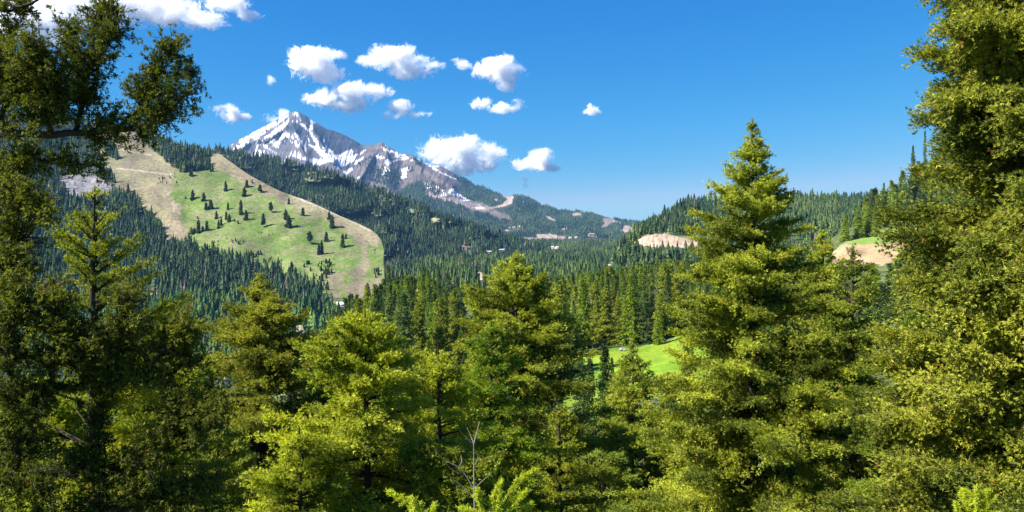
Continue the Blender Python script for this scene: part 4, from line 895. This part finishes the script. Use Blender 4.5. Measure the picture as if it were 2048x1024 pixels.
# the rest of that wood as one mass, built from lighter trees
tv, tc_ = [], []
low = [proto(700 + k, 15.0, MIDR[k], *MIDC[k], pw=.8, dens=.26, L=.95, Wd=.40, K=2) for k in range(6)]
for k in range(6):
    m = rest[kinds[rest] == k]; FVk, FCk = low[k][0]; a = rg.uniform(0, 6.28, len(m)); s = Ht[m] / 15; w = s * rg.uniform(.85, 1.2, len(m))
    ca, sa = np.cos(a)[:, None], np.sin(a)[:, None]
    Q = np.stack([(FVk[None, :, 0] * ca - FVk[None, :, 1] * sa) * w[:, None] + X[m][:, None], (FVk[None, :, 0] * sa + FVk[None, :, 1] * ca) * w[:, None] + Y[m][:, None], FVk[None, :, 2] * s[:, None] + Z[m][:, None]], -1)
    tv.append(Q.reshape(-1, 3)); tc_.append((FCk[None] * rg.uniform(.6, 1.4, (len(m), 1, 1))).reshape(-1, 3))
tv = np.concatenate(tv); tc_ = np.concatenate(tc_); print('REST TRIS', len(tc_))
props(link('near_forest', np_mesh('near_forest', tv, np.arange(len(tv)).reshape(-1, 3), tc_, 'FACE', False, [M_LEAF])), 'dense green conifer wood covering the rise beyond the meadow', 'forest', kind='stuff')

# named trees standing at the rim of the meadow
def on_near(px_, D_):
    x = (px_ - 1024) / F * D_; return np.array([x, D_, float(near_z(np.array([x]), np.array([float(D_)]))[0])])
for px_, top, D_, k, wd, lab in [
    (1180, 718, 105, 3, .95, 'slim dark spruce in front of the meadow, left of the twin topped spruce'),
    (1206, 690, 112, 3, .95, 'left half of the twin topped dark spruce in front of the meadow'),
    (1214, 694, 112, 1, .75, 'right half of the twin topped dark spruce in front of the meadow'),
    (1160, 698, 122, 4, 1.0, 'blue green spruce at the left rim of the bright meadow'),
    (1224, 716, 118, 3, .6, 'very thin small spruce just right of the twin topped spruce'),
    (1335, 748, 95, 4, 1.1, 'small grey green fir at the lower right rim of the bright meadow'),
    (1375, 680, 125, 5, 1.0, 'olive conifer at the right rim of the meadow beside the tallest fir'),
    (777, 530, 285, 1, 1.1, 'tallest dark spire on the near ridge just right of the ski slope tip'),
    (846, 531, 300, 0, 1.15, 'left of the two tall green spires standing on the near ridge'),
    (856, 540, 296, 0, 1.1, 'right of the two tall green spires standing on the near ridge'),
    (878, 538, 305, 3, .9, 'very slim dark spire right of the two tall green spires'),
    (958, 546, 310, 3, 1.0, 'slim dark spire left of the tall olive fir'),
    (735, 566, 280, 5, 1.1, 'rounded green conifer on the near ridge at the foot of the ski slope'),
    (705, 588, 276, 1, 1.0, 'pointed conifer on the near ridge, left of the rounded one'),
    (660, 618, 270, 1, 1.0, 'pointed conifer at the left end of the near ridge'),
    (812, 556, 290, 2, 1.0, 'light green conifer on the near ridge between the spires'),
    (1318, 612, 232, 2, .95, 'round bright green conifer at the meadow edge, rightmost of the wall of trees'),
    (1290, 585, 238, 4, 1.3, 'broad blue green spruce at the back edge of the meadow'),
    (1365, 520, 330, 5, 1.1, 'dark broad conifer standing above the upper meadow strip')]:
    P = on_near(px_, D_); h = (512 - top) / F * D_ - P[2]
    copy_tree(k, P, h, px_, lab, None, wide=wd * 15 / max(h, 8) if h > 15 else wd, name='conifer')

# ------------------------------------------------------------------ lone trees on the ski slope
def slope_tree(px_, py_, hpx, wpx, lab, k=None, group='lone conifers scattered on the green ski slope', name='conifer'):
    P = SK.at(px_, py_)[0]; h = hpx * .94 / F * P[1]; w = wpx * .72 / F * P[1]
    if k is None: k = 7 if ('on a' in lab and 'stem' in lab) else 6
    copy_tree(k, (P[0], P[1], P[2] - .3), h, px_ * 1.7, lab, group, wide=w / (2 * MIDR[k] * .92) / (h / 15), name=name)
z4 = 4.6545; z5s = 4.267
lone = [
    (210, 322, 98, 44, 'leftmost full grown conifer of the upper row on the green slope'), (313, 335, 85, 45, 'stout lone conifer just right of the leftmost tree of the upper row'),
    (336, 414, 72, 38, 'left and smaller tree of the close pair under the stout upper left conifer'), (380, 404, 88, 50, 'right and taller tree of the close pair under the stout upper left conifer'),
    (518, 243, 105, 36, 'tall ragged conifer standing alone near the top of the green'), (715, 207, 78, 38, 'dark conifer near the upper dirt edge, above its taller neighbour'),
    (692, 290, 92, 48, 'dark bushy conifer straight below the one near the upper dirt edge'), (840, 257, 80, 42, 'conifer with a round crown on a bare stem beside the upper dirt strip'),
    (765, 168, 38, 16, 'tiny conifer on the grass edge touching the upper dirt strip'), (540, 415, 75, 30, 'thin small conifer in the middle of the green, above the leaning pair'),
    (660, 460, 142, 48, 'tallest slender conifer in the middle of the green slope'), (708, 512, 100, 46, 'conifer with a round crown just right of the tallest slender one'),
    (937, 438, 100, 45, 'round crowned conifer on a stem, alone right of the slope centre'), (866, 578, 135, 44, 'tall narrow conifer on a bare stem, alone below the slope centre'),
    (432, 502, 80, 34, 'dark conifer at the upper end of the slanting row of four'), (452, 590, 85, 34, 'lowest conifer of the slanting row of four'),
    (477, 565, 90, 28, 'thin conifer beside the lowest of the slanting row of four'), (523, 507, 82, 32, 'left tree of the pair in the slope middle'), (552, 530, 78, 38, 'right tree of the pair in the slope middle'),
    (265, 632, 130, 50, 'tall spreading conifer in the cluster near the lower left of the green'), (342, 607, 95, 42, 'conifer right of the tall spreading one in the lower left cluster'),
    (305, 614, 50, 34, 'low bushy conifer between the two taller ones of the lower left cluster'), (145, 742, 80, 38, 'left tree of the pair at the lowest left corner of the green'),
    (176, 742, 120, 34, 'taller right tree of the pair at the lowest left corner of the green'), (218, 635, 45, 60, 'low dark thicket tree at the left of the lower left cluster'),
    (365, 612, 34, 18, 'tiny conifer at the right foot of the lower left cluster'), (257, 498, 26, 16, 'tiny dark conifer above the lower left cluster'), (143, 312, 24, 16, 'tiny conifer left of the upper row'),
    (93, 752, 40, 18, 'small conifer on the tan ground at the lowest left corner'), (197, 102, 62, 50, 'dark conifer standing just below the wood at the top'), (377, 62, 62, 20, 'left of the twin conifers at the tip of the top wood'),
    (397, 62, 72, 22, 'right of the twin conifers at the tip of the top wood'), (633, 545, 35, 20, 'tiny conifer below the round crowned tree, middle of the green'), (600, 525, 30, 14, 'tiny thin conifer right of the pair in the slope middle')]
for a, b, h, w, lab in lone: slope_tree(340 + a / z4, 330 + b / z4, h / z4, w / z4, lab)
lone2 = [(160, 120, 60, 26, 'small conifer at the lower rim of the tan dirt strip'), (135, 250, 90, 46, 'upper tree of the big dark clump right of centre'), (158, 318, 112, 62, 'large lower tree of the big dark clump right of centre'),
    (280, 218, 72, 42, 'squat conifer alone right of the big dark clump'), (505, 250, 70, 36, 'upper tree of the dark pair near the right dirt strip'), (530, 325, 118, 56, 'larger lower tree of the dark pair near the right dirt strip'),
    (337, 452, 105, 54, 'round conifer on a stem below the bare pole'), (480, 440, 90, 44, 'dark cone shaped tree right of the round one below the pole'), (417, 552, 100, 34, 'left tree of the close pair low on the right of the green'),
    (441, 545, 125, 38, 'taller right tree of the close pair low on the right of the green'), (620, 487, 120, 46, 'ragged conifer nearest to the right dirt strip'), (648, 416, 50, 24, 'small tree behind the ragged conifer near the right dirt strip'),
    (185, 744, 140, 50, 'tall dense conifer low on the green beside the leaning dead trunk')]
for a, b, h, w, lab in lone2: slope_tree(540 + a / z5s, 380 + b / z5s, h / z5s, w / z5s, lab)
rs = np.random.default_rng(91); spots = []
for poly, n, hr in [([(400, 600), (520, 620), (530, 690), (420, 695)], 24, (22, 42)), ([(360, 740), (430, 710), (535, 700), (530, 760), (480, 860), (400, 860)], 34, (25, 45)), ([(890, 640), (940, 640), (940, 760), (890, 760)], 9, (22, 50)), ([(885, 510), (900, 510), (900, 545), (885, 545)], 3, (14, 20)),
                    ([(30, 600), (130, 600), (130, 690), (60, 680)], 6, (18, 32)), ([(240, 620), (400, 640), (370, 700), (320, 700)], 6, (28, 45)), ([(480, 860), (500, 860), (500, 830), (480, 830)], 2, (40, 50)), ([(240, 210), (335, 210), (335, 222), (240, 222)], 3, (10, 14)), ([(480, 500), (560, 550), (600, 670), (530, 660)], 5, (14, 20))]:
    xs = [p[0] for p in poly]; ys = [p[1] for p in poly]; c = 0
    while c < n:
        a, b = rs.uniform(min(xs), max(xs)), rs.uniform(min(ys), max(ys))
        if inpoly(a, b, poly): spots.append((540 + a / z5s, 380 + b / z5s, rs.uniform(*hr) / z5s)); c += 1
for poly, n, hr in [([(560, 700), (640, 700), (700, 700), (690, 735), (600, 745)], 12, (18, 34)), ([(750, 820), (950, 830), (960, 900), (930, 960), (850, 900), (740, 880)], 17, (25, 48)), ([(340, 700), (480, 715), (470, 750), (360, 735)], 5, (15, 26)), ([(-90, 100), (60, 90), (60, 170), (-120, 180)], 22, (12, 24)), ([(750, 600), (1000, 640), (1000, 700), (900, 680)], 4, (12, 20)), ([(180, 600), (250, 600), (250, 640), (180, 640)], 6, (30, 45)), ([(500, 690), (530, 690), (530, 720), (500, 720)], 1, (20, 24))]:
    xs = [p[0] for p in poly]; ys = [p[1] for p in poly]; c = 0
    while c < n:
        a, b = rs.uniform(min(xs), max(xs)), rs.uniform(min(ys), max(ys))
        if inpoly(a, b, poly): spots.append((340 + a / z4, 330 + b / z4, rs.uniform(*hr) / z4)); c += 1
for a, b, h in spots: slope_tree(a, b, h, h * rs.uniform(.38, .6), 'tiny young conifer dotting the lower part of the open ski slope', 6, 'young conifers dotted over the open slope', 'young_conifer')
def snag(px_, py_, hpx, lean, lab):
    P = SK.at(px_, py_)[0]; h = hpx / F * P[1]; r = empty('dead_tree', tuple(P)); props(r, lab, 'dead tree')
    V, Q = tube([[0, 0, -.5], [lean * h * .4, 0, h * .5], [lean * h, 0, h]], [.55, .42, .12], 6); link('trunk', np_mesh('trunk', V, Q, smooth=True, mats=[M_DEAD if lean < .05 and lean > -.05 else M_BARK]), r)
    rr = np.random.default_rng(int(px_)); pts = []
    for k in range(10):
        z = rr.uniform(.3, .95) * h; a = rr.uniform(0, 6.28); l = rr.uniform(.5, 1.6); b = np.array([lean * z, 0, z]); pts.append([b, b + [l * .5 * math.cos(a), l * .5 * math.sin(a), .1], b + [l * math.cos(a), l * math.sin(a), -.1]])
    V, Q = tubes(0, np.array(pts), np.tile([.09, .06, .03], (10, 1)), 3); link('limbs', np_mesh('limbs', V, Q, mats=[M_BARK]), r)
snag(540 + 277 / z5s, 380 + 358 / z5s, 68 / z5s, -.03, 'straight bare grey pole of a dead tree standing on the green slope')
snag(540 + 315 / z5s, 380 + 782 / z5s, 128 / z5s, -.22, 'leaning bare dead trunk low on the green slope')
# tree row high on the right behind the huge fir
for px_, top, D_, k, lab in [(1850, 262, 585, 1, 'dark conifer high on the right, half hidden by the huge right fir'), (1826, 292, 575, 4, 'leftmost dark conifer high on the right against the sky'), (1742, 378, 590, 3, 'thin conifer top on the skyline right of the round topped fir'), (1768, 366, 590, 1, 'tall dark conifer on the skyline beside the huge right fir'),
                             (1716, 412, 500, 2, 'light green conifer at the head of the small right meadow'), (1735, 405, 505, 2, 'broad light green conifer above the small right meadow'), (1752, 412, 498, 0, 'light green conifer at the right end of the row above the small meadow'), (1690, 430, 495, 2, 'leftmost light green conifer by the small right meadow')]:
    P = on_near(px_, D_); h = (512 - top) / F * D_ - P[2]; copy_tree(k, P, h, px_, lab, None, wide=min(1.6, 22 / h) if h > 16 else 1.1)

# ------------------------------------------------------------------ buildings
M_ROOF = plain_mat('roof_sheet', (0.30, 0.27, 0.25), .7, .3); M_ROOFR = plain_mat('roof_red', (0.17, 0.11, 0.09), .7, .3); M_ROOFW = plain_mat('roof_pale', (0.62, 0.62, 0.62), .6, .3, .1)
M_WALL = plain_mat('wall_timber', (0.22, 0.15, 0.11), .85, .4); M_WALLP = plain_mat('wall_plaster', (0.52, 0.42, 0.38), .85, .4, .15); M_GLASS = plain_mat('window_glass', (0.04, 0.05, 0.07), .15, 1, .1, .6)
def building(P, w, d, h, wall, roof, lab, rz=0.0, name='house', group=None, cat='house', nwin=4, floors=2):
    r = empty(name, tuple(P)); r.rotation_euler = (0, 0, rz); props(r, lab, cat, group)
    a, b = w / 2, d / 2; V = np.array([[-a, -b, -3], [a, -b, -3], [a, b, -3], [-a, b, -3], [-a, -b, h], [a, -b, h], [a, b, h], [-a, b, h]], float)
    Q = np.array([[0, 1, 5, 4], [1, 2, 6, 5], [2, 3, 7, 6], [3, 0, 4, 7], [4, 5, 6, 7]]); link('wall', np_mesh('wall', V, Q, mats=[wall]), r)
    e = .8; rh = d * .32; o = .5
    V = np.array([[-a - e, -b - e, h - .2], [a + e, -b - e, h - .2], [a + e, b + e, h - .2], [-a - e, b + e, h - .2], [-a - e, 0, h + rh], [a + e, 0, h + rh], [-a - e, -b - e, h + .25], [a + e, -b - e, h + .25], [a + e, b + e, h + .25], [-a - e, b + e, h + .25]], float)
    Q = np.array([[6, 7, 5, 4], [8, 9, 4, 5], [0, 1, 7, 6], [2, 3, 9, 8], [0, 3, 2, 1]]); me = np_mesh('roof', V, Q, mats=[roof]); ro = link('roof', me, r)
    link('gable', np_mesh('gable', np.array([[-a - .1, -b, h], [-a - .1, b, h], [-a - .1, 0, h + rh * .9], [a + .1, -b, h], [a + .1, b, h], [a + .1, 0, h + rh * .9]], float), np.array([[0, 1, 2], [3, 4, 5]]), mats=[wall]), r)
    for fl in range(floors):
        for i in range(nwin):
            x = -a + w * (i + .5) / nwin; z = 1.2 + fl * (h / floors); ww, wh = w / nwin * .28, h / floors * .3
            V = np.array([[x - ww, -b - .12, z], [x + ww, -b - .12, z], [x + ww, -b - .12, z + 2 * wh * .8], [x - ww, -b - .12, z + 2 * wh * .8], [x - ww, -b + .05, z], [x + ww, -b + .05, z], [x + ww, -b + .05, z + 1.6 * wh], [x - ww, -b + .05, z + 1.6 * wh]], float)
            link('window', np_mesh('window', V, np.array([[0, 1, 2, 3], [1, 5, 6, 2], [4, 0, 3, 7], [3, 2, 6, 7], [4, 5, 1, 0]]), mats=[M_GLASS]), r)
    V, Q = tube([[a * .4, b * .3, h], [a * .4, b * .3, h + rh + 1.2]], [.5, .5], 4); link('chimney', np_mesh('chimney', V, Q, mats=[wall]), ro)
def bld(hill, px_, py_, wpx, hpx, wall, roof, lab, rz=0., group=None, **k):
    P = hill.at(px_, py_)[0]; s = P[1] / F; building(P, wpx * s, max(10, wpx * s * .6), hpx * s * .62, wall, roof, lab, rz, group=group, **k)
vg = 'resort village buildings below the far shoulder'
for x, y, w, h, wl, rf, lab in [(1052, 479, 8, 3.5, 0, 0, 'leftmost low lodge of the far resort village'), (1062, 480, 9, 5, 1, 0, 'second lodge from the left in the resort village'), (1072, 480.5, 8, 4, 0, 0, 'low brown lodge left of the village centre'), (1081, 482, 8, 5, 1, 0, 'pinkish block left of the tall village hotel'),
        (1089, 484, 6, 4, 1, 2, 'small pale roofed building in the village front'), (1096, 483, 9, 7, 1, 0, 'tallest pale hotel block in the middle of the village'), (1105, 482, 9, 6, 1, 1, 'hotel block with a reddish roof right of the tallest one'), (1114, 483, 9, 5, 0, 0, 'brown lodge right of the hotel blocks'),
        (1125, 483.5, 10, 5, 1, 1, 'rightmost long lodge of the resort village'), (1092, 488, 9, 2.4, 1, 2, 'low white shed below the village centre'), (1183, 471, 11, 4, 0, 0, 'isolated brown lodge right of the village among trees'), (1140, 477, 5, 3, 1, 2, 'small pale house just right of the village'),
        (1152, 476.5, 5, 3, 1, 2, 'small pale house second right of the village'), (1268, 461, 12, 2.6, 1, 0, 'long pale building at the foot of the far right ski runs'), (1286, 460.5, 10, 2.4, 1, 0, 'long low building farthest right near the ski runs')]:
    bld(MT, x, y, w, h, [M_WALL, M_WALLP][wl], [M_ROOF, M_ROOFR, M_ROOFW][rf], lab, rz=.15 * math.sin(x), group=vg, name='lodge')
for hl, x, y, w, h, wl, rf, lab in [(RG, 932, 499, 15, 6, 0, 1, 'red brown house on the forested ridge left of the valley'), (RG, 978, 507, 10, 5, 0, 0, 'grey roofed house in the woods right of the red brown house'), (RG, 1004, 503, 11, 4.5, 0, 0, 'brown house in the woods below the village, farther right'), (VL, 1105, 498, 5, 6, 1, 2, 'small white house in the valley woods below the village'),
        (VL, 1114, 497, 4.5, 4, 1, 2, 'smaller white house beside the other one below the village'), (VL, 1079, 506, 4, 3.5, 1, 2, 'tiny white roofed house in the valley woods'), (VL, 1262, 521, 8, 6, 0, 1, 'red roofed house beside the sandy clearing on the right'), (VL, 1222, 536, 11, 7, 0, 0, 'brown house with a bright earth yard in the near valley woods'),
        (VL, 1245, 531, 5, 6, 1, 2, 'small white house between the two yards in the near valley woods'), (SK, 680, 612, 12, 5, 1, 2, 'pale roofed house at the foot of the ski slope'), (SK, 607, 678, 10, 6, 0, 2, 'house with a white roof in the clearing right of the golden fir'), (SK, 443, 748, 16, 5, 1, 2, 'white roofed building deep in the valley left of the golden fir'), (SK, 690, 616, 8, 4, 0, 0, 'dark roofed house beside the pale one at the foot of the slope')]:
    bld(hl, x, y, w, h, [M_WALL, M_WALLP][wl], [M_ROOF, M_ROOFR, M_ROOFW][rf], lab, rz=.3 * math.sin(x))
# boulder in the meadow
M_STONE = plain_mat('pale_stone', (0.26, 0.25, 0.24), .9, 4)
def boulder(P, r, lab, seed):
    rr = np.random.default_rng(seed); u = np.linspace(0, 2 * math.pi, 17)[:-1]; v = np.linspace(.05, math.pi - .05, 9); Vv = []
    for b in v:
        for a in u:
            d = np.array([math.sin(b) * math.cos(a) * 1.3, math.sin(b) * math.sin(a), math.cos(b) * .7]); Vv.append(d * r * (1 + .3 * fbm(d[0] * 1.5 + seed, d[1] * 1.5, d[2] * 1.5, 3, seed)))
    i = np.arange(len(Vv)).reshape(9, 16); j = np.roll(i, -1, 1); Q = np.stack([i[:-1], j[:-1], j[1:], i[1:]], -1).reshape(-1, 4)
    o = link('boulder', np_mesh('boulder', np.array(Vv), Q, mats=[M_STONE]), None, tuple(P)); props(o, lab, 'boulder')
P = on_near(1243, 228); boulder(P + [0, 0, .4], .55, 'larger pale boulder lying in the bright meadow', 3); P = on_near(1249, 227); boulder(P + [0, 0, .3], .4, 'smaller pale boulder right of the other one in the meadow', 4)
for k, (x, D_) in enumerate([(1688, 512), (1708, 505), (1720, 498), (1741, 508), (1749, 503)]):
    P = on_near(x, D_); boulder(P, .9, ['dark rock at the left end of the small right meadow', 'dark rock second from left on the small right meadow', 'dark rock in the middle of the small right meadow', 'dark rock upper right on the small right meadow', 'dark rock at the right end of the small right meadow'][k], 10 + k)

# ------------------------------------------------------------------ clouds: soft lumpy volumes high beyond the mountain
def cloud(label, ells, D=12500, dens=0.02, amp=2.7, seed=0, base=0.0):
    s = D / F; cxp = np.mean([e[0] for e in ells]); cyp = np.mean([e[1] for e in ells]); C = P3(cxp, cyp, D)
    E_ = [((e[0] - cxp) * s, 0.0, (cyp - e[1]) * s, e[2] * s, max(e[3] * 1.2, e[2] * .6) * s, e[3] * s) for e in ells]
    na, nb = 56, 28; an = np.linspace(0, 2 * math.pi, na, endpoint=False); el = np.linspace(-math.pi / 2 + .03, math.pi / 2 - .03, nb)
    A, B = np.meshgrid(an, el); d = np.stack([np.cos(B) * np.cos(A), np.cos(B) * np.sin(A), np.sin(B)], -1).reshape(-1, 3)
    rmax = np.full(len(d), 10.0)
    for x, y, z, rx, ry, rz in E_:
        sc = np.array([rx, ry, rz]) * 1.22; o = -np.array([x, y, z]) / sc; dd = d / sc
        a = (dd ** 2).sum(1); b = (dd * o).sum(1); c = (o ** 2).sum() - 1; disc = b * b - a * c
        t = np.where(disc > 0, (-b + np.sqrt(np.maximum(disc, 0))) / a, 0); rmax = np.maximum(rmax, t)
    Vv = d * rmax[:, None]; i = np.arange(na * nb).reshape(nb, na); j = np.roll(i, -1, 1); Q = np.stack([i[:-1], j[:-1], j[1:], i[1:]], -1).reshape(-1, 4)
    top, bot = len(Vv), len(Vv) + 1; Vv = np.concatenate([Vv, [[0, 0, Vv[i[-1], 2].max()]], [[0, 0, Vv[i[0], 2].min()]]])
    me = bpy.data.meshes.new('cloud'); faces = [tuple(q) for q in Q] + [(int(i[-1, k]), int(i[-1, (k + 1) % na]), top) for k in range(na)] + [(int(i[0, (k + 1) % na]), int(i[0, k]), bot) for k in range(na)]
    me.from_pydata([tuple(v) for v in Vv], [], faces); me.update()
    m, n, out = new_mat('cloud_vapour'); v = n.nodes.new('ShaderNodeVolumePrincipled'); v.inputs['Color'].default_value = (1, 1, 1, 1); v.inputs['Anisotropy'].default_value = 0.0
    tc = n.nodes.new('ShaderNodeTexCoord'); last = None
    for x, y, z, rx, ry, rz in E_:
        sb = n.nodes.new('ShaderNodeVectorMath'); sb.operation = 'SUBTRACT'; sb.inputs[1].default_value = (x, y, z); n.links.new(tc.outputs['Object'], sb.inputs[0])
        ml = n.nodes.new('ShaderNodeVectorMath'); ml.operation = 'MULTIPLY'; ml.inputs[1].default_value = (1 / rx, 1 / ry, 1 / rz); n.links.new(sb.outputs[0], ml.inputs[0])
        dt = n.nodes.new('ShaderNodeVectorMath'); dt.operation = 'DOT_PRODUCT'; n.links.new(ml.outputs[0], dt.inputs[0]); n.links.new(ml.outputs[0], dt.inputs[1])
        if last is None: last = dt.outputs['Value']
        else:
            mn = n.nodes.new('ShaderNodeMath'); mn.operation = 'SMOOTH_MIN'; mn.inputs[2].default_value = .3; n.links.new(last, mn.inputs[0]); n.links.new(dt.outputs['Value'], mn.inputs[1]); last = mn.outputs[0]
    nz = n.nodes.new('ShaderNodeTexNoise'); nz.noise_dimensions = '4D'; nz.inputs['W'].default_value = seed * 3.7; nz.inputs['Scale'].default_value = 1 / 210; nz.inputs['Detail'].default_value = 7; nz.inputs['Roughness'].default_value = .68; nz.inputs['Distortion'].default_value = .9
    n.links.new(tc.outputs['Object'], nz.inputs['Vector'])
    f = n.nodes.new('ShaderNodeMath'); f.operation = 'MULTIPLY_ADD'; f.inputs[1].default_value = amp * 2; f.inputs[2].default_value = 1 - amp - .42 + base; n.links.new(nz.outputs[0], f.inputs[0])
    g = n.nodes.new('ShaderNodeMath'); g.operation = 'SUBTRACT'; n.links.new(f.outputs[0], g.inputs[0]); n.links.new(last, g.inputs[1])
    k = n.nodes.new('ShaderNodeMath'); k.operation = 'MULTIPLY'; k.use_clamp = True; k.inputs[1].default_value = 0.75; n.links.new(g.outputs[0], k.inputs[0])
    dn = n.nodes.new('ShaderNodeMath'); dn.operation = 'MULTIPLY'; dn.inputs[1].default_value = dens; n.links.new(k.outputs[0], dn.inputs[0]); n.links.new(dn.outputs[0], v.inputs['Density'])
    n.links.new(v.outputs[0], out.inputs['Volume']); me.materials.append(m)
    o = link('cloud', me, None, tuple(C)); props(o, label, 'cloud', 'white clouds in the blue sky'); return o
for k, (lab, el, dn) in enumerate([
    ('round white cloud high above the summit, leftmost of the upper three', [(632, 130, 58, 38), (608, 112, 42, 24), (655, 145, 42, 24), (672, 112, 30, 16)], .022),
    ('large long white cloud above the mountain, middle of the upper three', [(782, 114, 62, 30), (830, 132, 52, 26), (742, 120, 38, 15), (868, 134, 30, 13), (805, 145, 40, 16)], .022),
    ('wide white cloud just above the snowy summit', [(705, 190, 66, 28), (652, 196, 50, 20), (748, 182, 42, 20), (690, 212, 52, 16)], .022),
    ('small ragged cloud trailing right of the wide one above the summit', [(802, 216, 34, 20), (838, 228, 32, 9), (780, 230, 26, 11)], .016),
    ('round white cloud, rightmost of the upper three', [(995, 138, 46, 32), (1022, 146, 36, 24), (968, 142, 30, 20), (1015, 172, 24, 13)], .022),
    ('little wisp between the long cloud and the round one', [(928, 128, 20, 13), (905, 119, 14, 8)], .012),
    ('small flat cloud with two humps below the round one', [(965, 208, 28, 16), (1000, 216, 44, 13), (1035, 210, 22, 15)], .020),
    ('tiny lone cloud far right over the valley', [(1183, 221, 24, 12), (1178, 212, 10, 7)], .014),
    ('big flat bottomed cloud right behind the brown shoulder', [(920, 303, 76, 38), (878, 300, 50, 30), (968, 312, 50, 34), (915, 332, 66, 22)], .022),
    ('cloud shaped like a small peak right of the big flat one', [(1060, 329, 46, 17), (1083, 318, 32, 24), (1103, 334, 26, 11)], .022),
    ('small white cloud low over the left forest skyline', [(460, 228, 38, 20), (438, 218, 26, 10), (488, 232, 22, 11)], .018),
    ('faint cloud touching the left shoulder of the summit', [(552, 238, 34, 18), (572, 228, 24, 12)], .012),
    ('broad white cloud bank at the top left behind the fir branches', [(50, 30, 110, 60), (200, 5, 150, 50), (320, 18, 100, 40), (398, 38, 66, 24), (110, 80, 70, 28)], .018),
    ('thin cloud streak at the top edge right of the cloud bank', [(455, 8, 60, 20), (498, 30, 28, 14)], .012),
    ('tiny faint puff left of the upper clouds', [(537, 160, 16, 11)], .008),
    ('faint puff beneath the peak shaped cloud', [(1045, 358, 16, 9), (1050, 372, 10, 7)], .005)]):
    cloud(lab, el, dens=dn * 2.6, seed=k + 1)

# ------------------------------------------------------------------ air
bm = np.array([[-7600, -700, -340], [7600, -700, -340], [7600, 8900, -340], [-7600, 8900, -340], [-7600, -700, 1420], [7600, -700, 1420], [7600, 8900, 1420], [-7600, 8900, 1420]], float)
m, n, out = new_mat('air'); v = n.nodes.new('ShaderNodeVolumePrincipled'); v.inputs['Color'].default_value = (.24, .52, 1, 1); v.inputs['Density'].default_value = 2.7e-5; v.inputs['Anisotropy'].default_value = .0
n.links.new(v.outputs[0], out.inputs['Volume'])
props(link('haze', np_mesh('haze', bm, np.array([[0, 3, 2, 1], [4, 5, 6, 7], [0, 1, 5, 4], [1, 2, 6, 5], [2, 3, 7, 6], [3, 0, 4, 7]]), mats=[m])), 'thin blue haze in the air between the camera and the mountain', 'haze', kind='stuff')
